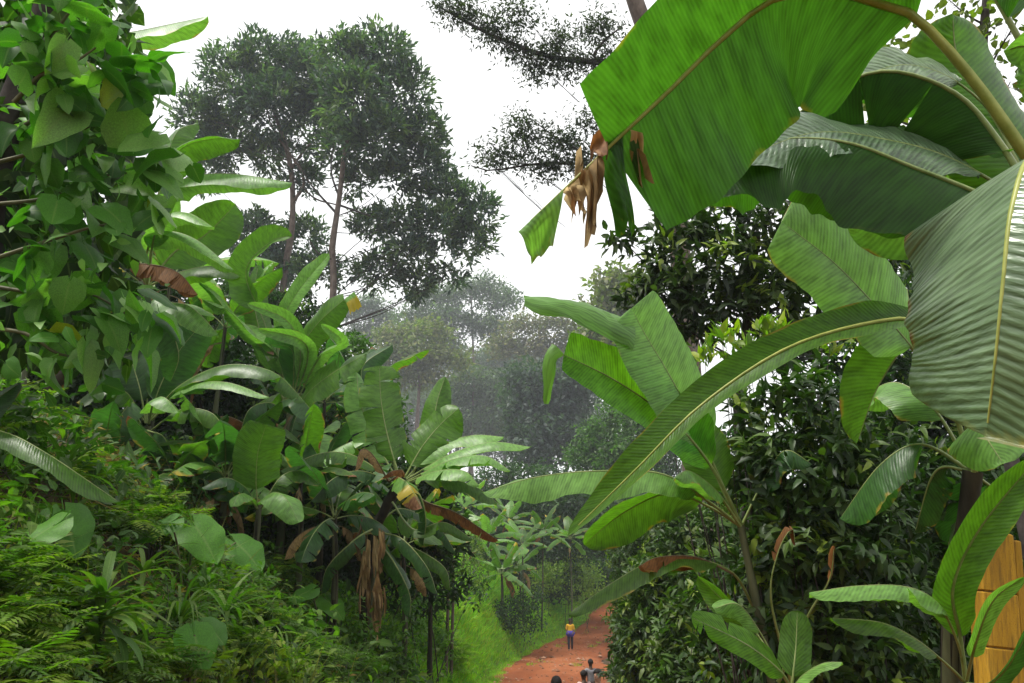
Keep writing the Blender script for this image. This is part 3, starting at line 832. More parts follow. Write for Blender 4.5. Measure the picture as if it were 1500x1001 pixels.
add_leaf(rb, PX((1425, 690, 4.4), (1400, 560, 4.45), (1350, 490, 4.5), (1290, 560, 4.5), (1255, 650, 4.5)), .22, pet=.3, nrm=(-.3, -.3, 1), fold=(-.4, -.6), mat='banana', seed=13, rad=.018)
add_leaf(rb, PX((1425, 690, 4.4), (1370, 600, 4.6), (1310, 560, 4.9), (1250, 590, 5.1)), .2, pet=.3, nrm=(0, -.2, 1), fold=(-.4, -.6), mat='banana_pale', seed=14, rad=.016)
add_leaf(rb, PX((1425, 690, 4.3), (1440, 640, 4.2), (1430, 620, 4.0), (1470, 680, 3.8)), .2, pet=.3, nrm=(0, -.3, 1), fold=(-.2, -.2), mat='banana_pale', seed=15, rad=.016)
add_leaf(rb, PX((1425, 690, 4.5), (1350, 650, 4.7), (1290, 680, 4.8), (1230, 760, 4.9)), .22, pet=.3, nrm=(0, -.2, 1), fold=(-.7, -.6), mat='banana_deep', seed=16, rad=.016)
add_leaf(rb, PX((1425, 690, 4.4), (1480, 610, 4.3), (1540, 640, 4.2)), .2, pet=.3, nrm=(0, -.2, 1), fold=(-.6, -.6), mat='banana', seed=17, rad=.016)
for k, (x, y) in enumerate(((1390, 800), (1340, 780), (1440, 830))):
    add_leaf(rb, PX((1425, 690, 4.4), (x + 30, y - 90, 4.5), (x, y, 4.6)), .13, pet=.2, nrm=(0, -.6, .4), fold=(-.9, -.9), tears=(5, 5), mat='banana_deep', seed=18 + k, rad=.012)

# --- the plant in the middle of the right half
c = P(1085, 770, 6.2)
rc = thing("banana_plant", foot(c[0] + .15, c[1]), "banana plant mid right reaching bright leaves out over the track", "banana plant", "banana plants beside the track")
stem(rc, [np.array(rc.location), c * .5 + np.array(rc.location) * .5 + [.08, 0, 0], c], .042, .03)
l1 = add_leaf(rc, PX((1085, 770, 6.2), (1050, 690, 6.15), (1018, 620, 6.1), (978, 545, 6.0), (945, 490, 5.95), (925, 452, 5.9)), .33, pet=.34, nrm=(.35, -1, .5), fold=(.1, .1), curl=(-.25, -.25),
         roll=(.0, .1), mat='banana_pale', rib='midrib', seed=21, nu=54, nv=8, rad=.020, ripple=.03, edge=.1, blunt=.02, label="upright pale leaf whose tip is bent over to the left")
add_strip(l1, np.array(rc.location), PX((930, 480, 5.88), (900, 468, 5.8), (845, 447, 5.75), (768, 438, 5.7)), .20, .10, 'banana_pale', 10, .9, nrm=(0, -1, .5))
l2 = add_leaf(rc, PX((1085, 770, 6.2), (1045, 690, 6.1), (990, 622, 6.0), (905, 560, 5.85), (815, 515, 5.7)), .235, pet=.26, nrm=(-.3, .3, 1), roll=(-.6, -.9), fold=(-.15, -.15), curl=(-.2, -.2), mat='banana_bright', rib='midrib',
         seed=22, nu=60, nv=8, rad=.018, ripple=.07, edge=.12, cut=.97, blunt=.12, label="bright backlit leaf with its tip hanging down")
add_strip(l2, np.array(rc.location), PX((818, 510, 5.7), (806, 525, 5.68), (803, 560, 5.68), (800, 592, 5.7)), .07, .03, 'banana_pale', 9, 1.0)
add_leaf(rc, PX((1085, 770, 6.2), (1040, 735, 6.1), (970, 694, 5.9), (870, 690, 5.7), (780, 700, 5.6), (706, 722, 5.5)), .20, pet=.22, nrm=(0, -.6, 1), fold=(-.55, -.50), curl=(-.2, -.2), mat='banana_pale', seed=23, nu=60, nv=7,
         rad=.018, ripple=.10, edge=.1, label="level leaf with a wavy edge pointing left over the track")
add_leaf(rc, PX((1085, 770, 6.2), (1035, 740, 6.2), (980, 722, 6.2), (915, 750, 6.2), (855, 798, 6.2)), .24, pet=.25, nrm=(0, .1, 1), roll=(-.5, -.6), fold=(-.2, -.2), mat='banana', seed=24, nu=50, nv=7, rad=.016)
add_leaf(rc, PX((1105, 890, 6.1), (1075, 840, 6.0), (1020, 818, 5.9), (960, 820, 5.7), (895, 855, 5.6), (832, 900, 5.5)), .15, pet=.28, nrm=(0, -.2, 1), fold=(-.45, -.45), mat='banana', seed=25, nu=50, nv=6, rad=.014, ripple=.08)
add_leaf(rc, PX((1075, 840, 6.0), (1020, 816, 5.88), (965, 816, 5.62), (935, 830, 5.5)), .13, pet=.28, nrm=(0, -.2, 1), fold=(-.9, -.9), tears=(4, 4), mat='rust', rib='midrib_dry', seed=26, nu=30, nv=5, rad=.012, name="dry_leaf", label="rust brown torn base of the lowest leaf")
add_leaf(rc, PX((1085, 770, 6.2), (1050, 700, 6.3), (1030, 640, 6.4), (1010, 600, 6.5)), .22, pet=.3, nrm=(0, -1, .3), fold=(-.1, -.2), mat='banana', seed=27, rad=.016)
add_leaf(rc, PX((1085, 770, 6.2), (1120, 700, 6.2), (1150, 660, 6.1), (1190, 680, 6.0)), .18, pet=.3, nrm=(0, -.2, 1), fold=(-.4, -.5), mat='banana_deep', seed=28, rad=.016)
add_leaf(rc, PX((1085, 770, 6.1), (1050, 720, 6.0), (1010, 690, 5.8), (990, 700, 5.7)), .16, pet=.3, nrm=(0, -.2, 1), fold=(-.4, -.5), mat='banana_pale', seed=29, rad=.016)
for k, pts in enumerate([((1160, 1000, 5.6), (1130, 880, 5.5), (1140, 810, 5.5), (1160, 775, 5.5), (1165, 800, 5.5)), ((1140, 1000, 5.6), (1185, 900, 5.5), (1215, 850, 5.45), (1222, 800, 5.4))]):
    add_leaf(rc, PX(*pts), .06, pet=.7, nrm=(0, -1, .3), fold=(-1, -1), tears=(3, 3), mat='rust', rib='midrib', seed=34 + k, rad=.016, name="dry_leaf")

# --- two young plants at the bottom right
c = P(1160, 1010, 4.0)
rd = thing("banana_plant", foot(c[0], c[1]), "young banana plant with pale midribs at the bottom, left of the yellow post", "banana plant", "banana plants beside the track")
stem(rd, [np.array(rd.location), c * .5 + np.array(rd.location) * .5, c], .05, .03)
add_leaf(rd, PX((1160, 1010, 4.0), (1145, 985, 3.98), (1095, 945, 3.9), (1012, 904, 3.8)), .095, pet=.12, nrm=(.2, -1, .9), fold=(.05, .05), curl=(-.2, -.2), mat='banana_bright', seed=41, tears=(1, 2), tear_amp=.1, rad=.010, edge=.1, rib='midrib')
add_leaf(rd, PX((1160, 1010, 4.0), (1162, 985, 4.02), (1166, 945, 4.08), (1168, 895, 4.15)), .085, pet=.15, nrm=(0, -1, .3), fold=(.05, .05), curl=(-.2, -.2), mat='banana', seed=42, rad=.010, edge=.1)
add_leaf(rd, PX((1160, 1010, 4.0), (1175, 990, 3.95), (1205, 972, 3.9), (1234, 970, 3.85)), .08, pet=.15, nrm=(0, -.6, 1), fold=(-.1, -.3), mat='banana_pale', seed=43, rad=.009, edge=.1)
add_leaf(rd, PX((1160, 1010, 4.1), (1110, 930, 4.3), (1060, 880, 4.4), (1022, 845, 4.5)), .09, pet=.45, nrm=(.4, .6, .8), fold=(-.2, -.2), mat='banana', seed=44, rad=.009, edge=.1)
add_leaf(rd, PX((1160, 1010, 4.1), (1110, 920, 4.2), (1080, 885, 4.15), (1045, 892, 4.1)), .08, pet=.45, nrm=(0, -.2, 1), fold=(-.4, -.4), mat='banana_pale', seed=45, rad=.009, edge=.1)

c = P(1415, 1000, 3.6)
re_ = thing("banana_plant", foot(c[0], c[1]), "young banana plant right in front of the yellow post", "banana plant", "banana plants beside the track")
stem(re_, [np.array(re_.location), c * .5 + np.array(re_.location) * .5, c], .05, .03)
add_leaf(re_, PX((1415, 1000, 3.6), (1405, 945, 3.55), (1375, 885, 3.5), (1330, 860, 3.45), (1260, 858, 3.4), (1185, 868, 3.35)), .115, pet=.32, nrm=(0, -.4, 1), fold=(-.5, -.4), mat='banana_pale', seed=51, tears=(2, 1), tear_amp=.12, nu=50, rad=.010, ripple=.08, edge=.1)
add_leaf(re_, PX((1415, 1000, 3.6), (1390, 975, 3.55), (1340, 935, 3.5), (1290, 912, 3.45), (1215, 905, 3.4)), .07, pet=.28, nrm=(0, -.4, 1), fold=(-.6, -.6), mat='banana', seed=52, nu=50, rad=.010, ripple=.08, edge=.1)
add_leaf(re_, PX((1415, 1000, 3.6), (1406, 930, 3.6), (1396, 860, 3.55), (1435, 775, 3.5), (1520, 670, 3.4)), .105, pet=.18, nrm=(.3, 1, .5), roll=(0, .2), fold=(-.35, -.5), curl=(-.3, -.5), mat='banana', seed=53, nu=60, nv=7, rad=.012, edge=.1,
         label="tall bright leaf crossing in front of the yellow post")
add_leaf(re_, PX((1415, 1000, 3.6), (1430, 940, 3.4), (1455, 880, 3.3), (1500, 845, 3.2)), .045, pet=.3, nrm=(0, -.3, 1), fold=(-.3, -.6), mat='banana_pale', seed=54, rad=.010, edge=.1)
add_leaf(re_, PX((1415, 1000, 3.6), (1450, 1000, 3.3), (1480, 970, 3.2), (1520, 900, 3.1)), .045, pet=.3, nrm=(0, -.3, 1), fold=(-.3, -.6), mat='banana_deep', seed=55, rad=.010, edge=.1)

# ------------------------------------------------------------------ banana plants of the left bank
GL = "banana plants on the left bank"
c = P(590, 700, 13)
b0 = P(535, 900, 13.2)
ld = thing("banana_plant", [b0[0], b0[1], float(ground_z(b0[0], b0[1])) - .1], "banana plant with leaning dark stem and brown rags hanging, left of the track", "banana plant", GL)
stem(ld, [np.array(ld.location), P(545, 800, 13.1), P(565, 745, 13.05), c], .12, .08, 'stem_dark')
def ldl(pts, hw, **k):
    kw = dict(pet=.15, nrm=(0, -.3, 1), nu=40, nv=6, rad=.022, edge=.15)
    kw.update(k)
    return add_leaf(ld, PX(*pts), hw, **kw)
ldl([(585, 700, 13), (568, 640, 13.2), (558, 585, 13.4), (556, 536, 13.6)], .40, nrm=CAMV, fold=(.1, .1), tears=(3, 5), mat='banana', seed=61, blunt=.2)
ldl([(592, 700, 13), (618, 655, 13.1), (645, 622, 13.2), (672, 598, 13.2)], .42, nrm=(-.3, -1, .5), fold=(.1, .2), tears=(2, 3), mat='banana', seed=62)
ldl([(580, 700, 13), (548, 640, 13.3), (528, 590, 13.5), (522, 545, 13.7)], .36, nrm=(.3, -1, .6), tears=(6, 7), mat='banana_pale', seed=63)
ldl([(595, 700, 13), (640, 655, 13.1), (690, 638, 13.1), (738, 640, 13)], .26, mat='banana_pale', seed=64, fold=(-.3, -.4))
ldl([(595, 702, 12.9), (660, 665, 12.7), (720, 648, 12.6), (778, 655, 12.5)], .24, mat='banana_pale', seed=65, fold=(-.3, -.4))
ldl([(597, 704, 12.8), (660, 674, 12.4), (710, 668, 12.2), (748, 690, 12.0)], .28, mat='banana_pale', seed=66, tears=(3, 2), fold=(-.2, -.4))
ldl([(597, 706, 12.8), (640, 690, 12.3), (680, 690, 12.0), (702, 712, 11.8)], .28, mat='banana_pale', seed=67, tears=(2, 4), fold=(-.2, -.4))
ldl([(597, 706, 13), (650, 700, 13), (700, 715, 13), (738, 745, 13)], .24, mat='banana', seed=68, tears=(3, 2), fold=(-.3, -.4))
ldl([(585, 706, 12.8), (585, 700, 12.4), (600, 712, 12.0), (618, 745, 11.8)], .26, mat='banana_pale', seed=69, tears=(5, 6), fold=(-.5, -.5), dead=.25, yellow=.5)
ldl([(600, 702, 13.3), (630, 640, 13.8), (640, 590, 14.1), (652, 552, 14.3)], .32, nrm=CAMV, mat='banana', seed=70)
ldl([(575, 704, 13), (520, 668, 13), (470, 664, 12.8), (410, 690, 12.6)], .24, mat='banana', seed=71, tears=(4, 3), fold=(-.4, -.4))
ldl([(575, 706, 13), (530, 690, 12.6), (490, 700, 12.3), (455, 735, 12.1)], .24, mat='banana_deep', seed=72, tears=(4, 3), fold=(-.5, -.6))
ldl([(580, 690, 13.2), (545, 600, 13.8), (530, 540, 14.2), (575, 505, 14.6)], .3, nrm=CAMV, mat='banana_deep', seed=73)
ldl([(598, 715, 13), (625, 735, 12.9), (670, 752, 12.8), (730, 792, 12.8)], .17, mat='rust', rib='midrib_dry', seed=74, tears=(9, 9), fold=(-1.3, -1.3), curl=(-.3, -.3), name="dry_leaf", label="rust brown dried leaf with torn fringe pointing right")
ldl([(570, 705, 12.8), (545, 665, 12.5), (528, 660, 12.4), (520, 690, 12.3)], .13, mat='dry', rib='midrib_dry', seed=75, tears=(6, 6), fold=(-1, -1), name="dry_leaf")
ldl([(570, 705, 12.8), (590, 690, 12.3), (575, 690, 12.0), (560, 700, 12.0)], .1, mat='rust', rib='midrib_dry', seed=76, tears=(4, 4), fold=(-1, -1), name="dry_leaf")
for k, (x0, y0, x1, y1, w, mt) in enumerate([(548, 775, 552, 950, .08, 'rag'), (536, 770, 527, 900, .07, 'rag'), (530, 760, 505, 820, .09, 'rust'),
                                         (600, 740, 622, 800, .22, 'stem_dark')]):
    dz = 12.75 - .06 * k
    p4 = PX((x0, y0, dz), (x0 * .66 + x1 * .34 + 4, y0 * .66 + y1 * .34, dz - .1), (x0 * .3 + x1 * .7 - 3, y0 * .3 + y1 * .7, dz - .1), (x1, y1, dz))
    if mt == 'stem_dark':
        ldl([(595, 712, 12.7), (615, 725, 12.5), (624, 760, 12.4), (620, 800, 12.4)], .2, mat='banana_deep', seed=90, fold=(-1, -1), tears=(5, 5))
    else:
        add_leaf(ld, p4, w, pet=.02, nrm=(0, -1, .1), fold=(-.7, -.7), curl=(-.6, -.6), tears=(5, 5), tear_amp=.8, mat=mt, rib='midrib_dry', seed=91 + k, nu=40, nv=5, rad=.014, name="dry_leaf", ripple=.2)
rg_ = np.random.default_rng(66)
for k in range(22):
    xa = rg_.choice([529, 534, 546, 552, 558]) + rg_.uniform(-4, 4); ya = 768 + rg_.uniform(0, 1) * 115; ln_ = rg_.uniform(38, 75); wd_ = rg_.uniform(4, 9)
    dz = 12.55 - .012 * k
    flap(ld, np.array(ld.location), *PX((xa, ya, dz), (xa + wd_ * .7, ya + 3, dz), (xa + rg_.uniform(-9, 5), ya + ln_, dz - .08), (xa + wd_ * rg_.uniform(.7, 1.5), ya + ln_ * rg_.uniform(.75, 1), dz - rg_.uniform(0, .25))), 'rag' if k % 3 else 'dry', 300 + k, .05, .16, name="dry_leaf")
for k, pts in enumerate([((575, 735, 12.9), (605, 775, 12.6), (650, 765, 12.4), (692, 790, 12.2)), ((560, 780, 12.8), (590, 790, 12.4), (625, 830, 12.1), (640, 870, 12)),
                         ((555, 790, 12.9), (600, 800, 12.8), (650, 830, 12.6), (660, 865, 12.5)), ((560, 760, 13.2), (590, 745, 13.4), (640, 770, 13.5), (668, 810, 13.5)),
                         ((550, 790, 12.7), (575, 820, 12.3), (600, 870, 12.1), (600, 905, 12)), ((545, 775, 12.6), (520, 790, 12.2), (480, 830, 12), (470, 870, 12))]):
    ldl(list(pts), .2, mat=['banana', 'banana_deep', 'banana', 'banana_deep', 'banana_deep', 'banana_deep'][k], seed=100 + k, tears=(3, 3), fold=(-.5, -.5))

# dark fan-shaped plant on the slope
c = P(215, 625, 13.5); b0 = P(222, 700, 13.5)
la = thing("banana_plant", [b0[0], b0[1], float(ground_z(b0[0], b0[1])) - .1], "dark banana plant with fan of upright leaves high on the left slope", "banana plant", GL)
stem(la, [np.array(la.location), c * .5 + np.array(la.location) * .5, c], .10, .07)
def lal(pts, hw, **k):
    kw = dict(pet=.2, nrm=(0, -.3, 1), nu=40, nv=6, rad=.022, edge=.12, mat='banana_deep')
    kw.update(k)
    return add_leaf(la, PX(*pts), hw, **kw)
lal([(213, 620, 13.5), (205, 570, 13.6), (190, 520, 13.8), (178, 470, 14)], .42, nrm=CAMV, seed=110, fold=(.1, .1))
lal([(215, 620, 13.5), (216, 560, 13.7), (222, 500, 13.9), (235, 450, 14.1)], .44, nrm=CAMV, seed=111, fold=(.1, .1))
lal([(217, 620, 13.5), (235, 565, 13.5), (262, 515, 13.5), (300, 470, 13.5)], .42, nrm=CAMV, seed=112, fold=(.1, .1))
lal([(219, 615, 13.4), (262, 566, 13.2), (330, 535, 13), (400, 545, 12.8), (448, 590, 12.7)], .34, seed=113, mat='banana', tears=(3, 4), fold=(-.5, -.6))
lal([(210, 615, 13.3), (185, 575, 13), (150, 565, 12.8), (112, 590, 12.6)], .34, seed=114, mat='banana', tears=(2, 3), fold=(-.4, -.6), yellow=.1)
lal([(218, 620, 13.2), (225, 590, 12.7), (240, 582, 12.3), (262, 605, 12.1)], .24, seed=115, mat='banana_pale', fold=(-.3, -.4))
lal([(222, 615, 13.3), (270, 568, 13), (330, 560, 12.6), (394, 582, 12.3)], .20, seed=116, mat='banana_pale', fold=(-.3, -.3))
lal([(205, 625, 13.3), (195, 590, 13), (170, 620, 12.7), (160, 660, 12.6)], .3, seed=117, fold=(-.6, -.6))
lal([(222, 630, 13.2), (265, 600, 12.7), (310, 605, 12.4), (335, 640, 12.2)], .28, seed=118, mat='banana', tears=(4, 4), fold=(-.5, -.6))
lal([(205, 620, 13.7), (170, 560, 13.9), (135, 520, 14.1), (110, 490, 14.3)], .36, nrm=CAMV, seed=119)
lal([(215, 630, 13.2), (240, 640, 12.8), (250, 670, 12.6), (245, 700, 12.5)], .2, seed=120, fold=(-.8, -.8))
lal([(205, 640, 13.2), (185, 640, 13), (180, 670, 12.9), (186, 705, 12.8)], .18, seed=121, fold=(-.8, -.8), mat='dry', rib='midrib_dry', tears=(5, 5), name="dry_leaf")

# plant behind, with the yellow leaf tip
c = P(425, 600, 15)
lb = thing("banana_plant", foot(c[0], c[1] + .1), "banana plant behind with a yellow spotted leaf tip against the far trees", "banana plant", GL)
stem(lb, [np.array(lb.location), c * .5 + np.array(lb.location) * .5, c], .09, .06)
def lbl(pts, hw, **k):
    kw = dict(pet=.25, nrm=(0, -.3, 1), nu=40, nv=6, rad=.022, edge=.12, mat='banana_pale')
    kw.update(k)
    return add_leaf(lb, PX(*pts), hw, **kw)
lbl([(425, 600, 15), (405, 500, 15), (432, 435, 15), (482, 372, 15)], .22, seed=130, nrm=(-.6, -1, .4), fold=(.4, .4), pet=.45)
ly = lbl([(428, 600, 15), (432, 530, 15), (462, 478, 14.8), (512, 432, 14.6)], .34, seed=131, nrm=(-.4, -1, .5), mat='banana', fold=(-.1, -.2), cut=.95)
flap(ly, np.array(lb.location), *PX((505, 438, 14.58), (519, 427, 14.58), (513, 462, 14.5), (531, 452, 14.5)), 'banana_pale', 12, .03, .06, yellow=3, dead=.12)
lbl([(425, 600, 15), (380, 500, 14.6), (345, 462, 14.3), (318, 430, 14.1), (290, 412, 14)], .2, seed=132, fold=(-.3, -.4))
lbl([(425, 600, 15), (405, 520, 14.6), (370, 490, 14.2), (330, 452, 14), (296, 438, 13.9)], .22, seed=133, fold=(-.3, -.5), tears=(2, 2))
lbl([(425, 600, 15), (440, 520, 14.7), (420, 470, 14.4), (362, 445, 14.2)], .17, seed=134, fold=(-.3, -.4))
lbl([(425, 600, 15), (450, 530, 14.6), (440, 498, 14.2), (378, 482, 13.9)], .17, seed=135, fold=(-.3, -.4))
lbl([(427, 600, 15), (430, 545, 14.8), (425, 510, 14.6), (385, 505, 14.4)], .40, seed=136, nrm=CAMV, mat='banana_deep', fold=(-.3, -.3))
lbl([(430, 605, 14.6), (455, 572, 14.3), (490, 545, 14.1), (536, 518, 13.9)], .42, seed=137, nrm=(-.2, -1, .6), mat='banana', pet=.1, fold=(0, .1), tears=(1, 4))
lbl([(425, 600, 15), (390, 480, 15), (360, 400, 15), (395, 355, 15), (428, 345, 15)], .36, seed=138, nrm=(.2, .5, 1), mat='banana', pet=.5)
lbl([(420, 600, 15.2), (385, 500, 15.4), (372, 440, 15.6), (378, 388, 15.8)], .3, seed=139, nrm=CAMV, mat='banana')
lbl([(428, 600, 14.8), (470, 520, 14.4), (500, 500, 14.2), (470, 475, 14)], .16, seed=140)
lbl([(420, 605, 14.6), (410, 590, 14.2), (440, 585, 13.9), (470, 620, 13.7)], .3, seed=141, mat='banana_deep', fold=(-.7, -.7))
lbl([(420, 605, 14.6), (395, 590, 14.2), (365, 600, 13.9), (350, 640, 13.8)], .26, seed=142, mat='banana_deep', fold=(-.7, -.7), tears=(3, 3))
lbl([(425, 610, 14.4), (400, 640, 14.2), (330, 610, 14.0), (285, 640, 13.9)], .18, seed=143, mat='rust', rib='midrib_dry', fold=(-1, -1), tears=(6, 6), name="dry_leaf")

# tall plant whose leaves stick out to the right of the creeper
c = P(215, 420, 11.5)
lc = thing("banana_plant", foot(P(20, 700, 11.5)[0], c[1] + .5), "tall banana plant behind the creeper, leaves stacked and pointing right, one brown", "banana plant", GL)
stem(lc, [np.array(lc.location), c * .5 + np.array(lc.location) * .5, c], .09, .06, 'stem_dark')
def lcl(pts, hw, **k):
    kw = dict(pet=.2, nrm=(0, -.3, 1), nu=44, nv=6, rad=.022, edge=.12, mat='banana')
    kw.update(k)
    return add_leaf(lc, PX(*pts), hw, **kw)
lcl([(215, 420, 11.5), (235, 300, 11.4), (270, 262, 11.3), (340, 255, 11.2), (428, 268, 11.1)], .30, seed=150, pet=.34, fold=(-.75, -.55), mat='banana_pale')
lcl([(215, 420, 11.5), (230, 290, 11.4), (262, 222, 11.4), (310, 204, 11.4), (352, 205, 11.4)], .28, seed=151, pet=.5, fold=(-.5, -.5))
lcl([(215, 420, 11.5), (225, 350, 11), (240, 318, 10.7), (275, 312, 10.5), (314, 334, 10.3)], .20, seed=152, pet=.3, fold=(-.4, -.4), mat='banana_pale')
lcl([(215, 420, 11.5), (215, 370, 11.2), (235, 340, 11), (285, 350, 10.8), (342, 395, 10.6)], .26, seed=153, pet=.25, fold=(-.5, -.5), mat='banana_pale')
lcl([(215, 420, 11.8), (255, 370, 12), (300, 345, 12.2), (345, 300, 12.4)], .42, seed=154, nrm=(.4, .5, 1), roll=(-.4, -.4), fold=(-.1, -.2))
lcl([(215, 420, 11.2), (190, 390, 10.8), (225, 388, 10.6), (262, 400, 10.4), (290, 432, 10.3)], .24, seed=155, pet=.3, fold=(-1.25, -1.25), curl=(-.2, -.2), mat='rust', rib='midrib_dry', tears=(7, 7), name="dry_leaf", label="orange brown dying leaf hanging in front")
lcl([(215, 420, 11.2), (165, 385, 10.8), (155, 375, 10.7), (185, 400, 10.5)], .14, seed=156, mat='banana_pale', yellow=.9, fold=(-.8, -.8))
lcl([(215, 420, 11.5), (260, 400, 11.2), (310, 390, 11), (352, 405, 10.9)], .24, seed=157, fold=(-.6, -.5))
lcl([(215, 420, 11.5), (240, 440, 11.2), (280, 450, 11), (320, 490, 10.8)], .3, seed=158, fold=(-.4, -.5), mat='banana_pale')
lcl([(215, 420, 11.8), (190, 330, 12), (165, 250, 12.2), (170, 180, 12.4)], .34, seed=159, nrm=CAMV)
lcl([(215, 420, 11.5), (175, 330, 10.6), (140, 300, 10), (205, 330, 9.6)], .2, seed=160, mat='banana_pale', fold=(-.4, -.5))
lcl([(215, 420, 11.8), (230, 300, 12), (255, 200, 12.2), (290, 180, 12.4)], .3, seed=161, pet=.5)
lcl([(215, 420, 11.5), (200, 440, 11.2), (180, 480, 11), (195, 530, 10.9)], .3, seed=162, mat='banana_deep', fold=(-.7, -.7))
lcl([(215, 420, 11.5), (245, 470, 11.4), (262, 520, 11.4), (250, 560, 11.4)], .26, seed=163, mat='banana_deep', fold=(-.7, -.7))

# very tall one: only a single leaf shows above the creeper
c = P(60, 190, 8.5)
lt = thing("banana_plant", foot(c[0], c[1]), "tallest banana plant, one leaf jutting right against white sky, top left", "banana plant", GL)
stem(lt, [np.array(lt.location), c * .5 + np.array(lt.location) * .5, c], .09, .06, 'stem_dark')
add_leaf(lt, PX((60, 190, 8.5), (95, 95, 8.3), (140, 60, 8.2), (220, 42, 8.1), (305, 24, 8.0)), .26, pet=.36, nrm=(0, -.3, 1), fold=(-.85, -.45), curl=(-.2, -.2), tears=([.34], [.34]), mat='banana_pale', seed=170, nu=50, nv=7, rad=.02)
add_leaf(lt, PX((60, 190, 8.5), (80, 90, 8.6), (60, 20, 8.8), (10, -20, 9)), .3, nrm=(0, -.3, 1), mat='banana', seed=171)
add_leaf(lt, PX((60, 190, 8.5), (30, 120, 8.4), (-20, 100, 8.2), (-90, 130, 8)), .3, nrm=(0, -.3, 1), mat='banana', seed=172)
add_leaf(lt, PX((60, 190, 8.8), (130, 150, 9.2), (190, 160, 9.6), (230, 220, 9.8)), .3, nrm=(0, -.3, 1), mat='banana', seed=173, fold=(-.6, -.5))

# small plant in the gap
c = P(380, 740, 11.5)
le = thing("banana_plant", foot(c[0], c[1]), "small banana plant with one bright upright leaf in the dark gap", "banana plant", GL)
stem(le, [np.array(le.location), c * .5 + np.array(le.location) * .5, c], .06, .04)
add_leaf(le, PX((378, 745, 11.5), (375, 705, 11.5), (378, 662, 11.5), (390, 622, 11.5)), .34, pet=.22, nrm=(.2, -1, .2), fold=(.1, .1), mat='banana', seed=180, rad=.014, blunt=.1, edge=.1)
add_leaf(le, PX((382, 745, 11.4), (398, 722, 11.1), (418, 730, 10.8), (438, 766, 10.6)), .26, pet=.15, nrm=(0, -.5, 1), fold=(-.2, -.3), mat='banana_pale', seed=181, rad=.014, edge=.1)
add_leaf(le, PX((378, 745, 11.4), (360, 715, 11.2), (330, 700, 11), (295, 715, 10.8)), .22, pet=.15, nrm=(0, -.5, 1), fold=(-.4, -.5), mat='banana_deep', seed=182, rad=.014, tears=(4, 4))
add_leaf(le, PX((376, 745, 11.3), (362, 725, 10.9), (350, 725, 10.6), (342, 742, 10.4)), .16, pet=.15, nrm=(0, -.5, 1), fold=(-.3, -.4), mat='banana_pale', seed=183, rad=.012)
add_leaf(le, PX((382, 745, 11.6), (410, 700, 11.8), (440, 690, 12), (470, 710, 12)), .24, pet=.15, nrm=(0, -.5, 1), fold=(-.4, -.5), mat='banana', seed=184, rad=.014, tears=(4, 4))

# fallen-over long leaf at the left edge
c = P(-60, 700, 5.2)
lf = thing("banana_plant", foot(c[0], c[1]), "banana plant at the left edge, one long narrow leaf pointing down the slope", "banana plant", GL)
stem(lf, [np.array(lf.location), c * .5 + np.array(lf.location) * .5, c], .06, .04)
add_leaf(lf, PX((-60, 700, 5.2), (-40, 632, 5.1), (10, 634, 5.0), (70, 665, 4.9), (130, 705, 4.85), (178, 738, 4.8)), .115, pet=.2, nrm=(0, -.3, 1), fold=(-.4, -.5), mat='banana', seed=190, rad=.012, ripple=.1, edge=.1)
add_leaf(lf, PX((-60, 700, 5.2), (-90, 620, 5.3), (-150, 600, 5.2)), .12, pet=.2, nrm=(0, -.3, 1), mat='banana', seed=191, rad=.012)
add_leaf(lf, PX((-60, 700, 5.2), (-50, 640, 5.6), (-10, 590, 5.9), (30, 560, 6.1)), .12, pet=.2, nrm=(0, -.3, 1), mat='banana_deep', seed=192, rad=.012)

# more plants filling the slope behind, and young ones along the track
for k, (x, y, d, n, Lf, lab, mats) in enumerate([
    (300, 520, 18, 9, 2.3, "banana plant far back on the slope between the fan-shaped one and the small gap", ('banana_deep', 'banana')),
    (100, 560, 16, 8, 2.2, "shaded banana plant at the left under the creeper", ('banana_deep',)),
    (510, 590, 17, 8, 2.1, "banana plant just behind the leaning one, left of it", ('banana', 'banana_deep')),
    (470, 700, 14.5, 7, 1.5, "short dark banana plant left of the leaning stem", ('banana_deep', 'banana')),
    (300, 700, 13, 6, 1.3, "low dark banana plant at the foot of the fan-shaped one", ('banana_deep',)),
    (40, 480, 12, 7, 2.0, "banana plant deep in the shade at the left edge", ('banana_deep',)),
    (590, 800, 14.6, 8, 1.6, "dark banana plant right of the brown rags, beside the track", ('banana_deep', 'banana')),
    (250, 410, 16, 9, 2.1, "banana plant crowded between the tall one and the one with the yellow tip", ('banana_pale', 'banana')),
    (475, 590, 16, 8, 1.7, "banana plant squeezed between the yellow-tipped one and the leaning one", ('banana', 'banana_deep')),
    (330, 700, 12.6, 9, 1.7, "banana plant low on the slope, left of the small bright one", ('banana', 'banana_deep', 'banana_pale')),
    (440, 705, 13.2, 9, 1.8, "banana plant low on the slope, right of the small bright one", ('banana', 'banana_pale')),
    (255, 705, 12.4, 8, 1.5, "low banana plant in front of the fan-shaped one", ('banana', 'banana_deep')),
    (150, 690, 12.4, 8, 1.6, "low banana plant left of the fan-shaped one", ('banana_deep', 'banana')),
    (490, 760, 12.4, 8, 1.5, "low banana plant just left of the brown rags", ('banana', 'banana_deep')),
    (330, 480, 15.5, 9, 2.0, "light banana plant behind, left of the yellow leaf tip", ('banana_pale', 'banana')),
    (628, 770, 18.5, 9, 1.8, "banana plant further down the track behind the brown fringed leaf", ('banana_pale', 'banana')),
]):
    banana(lab, P(x, y, d), n, Lf, .30, az0=k * 1.3 + .4, group=GL, mats=mats, seed=200 + k, lod=.8, dead=2)
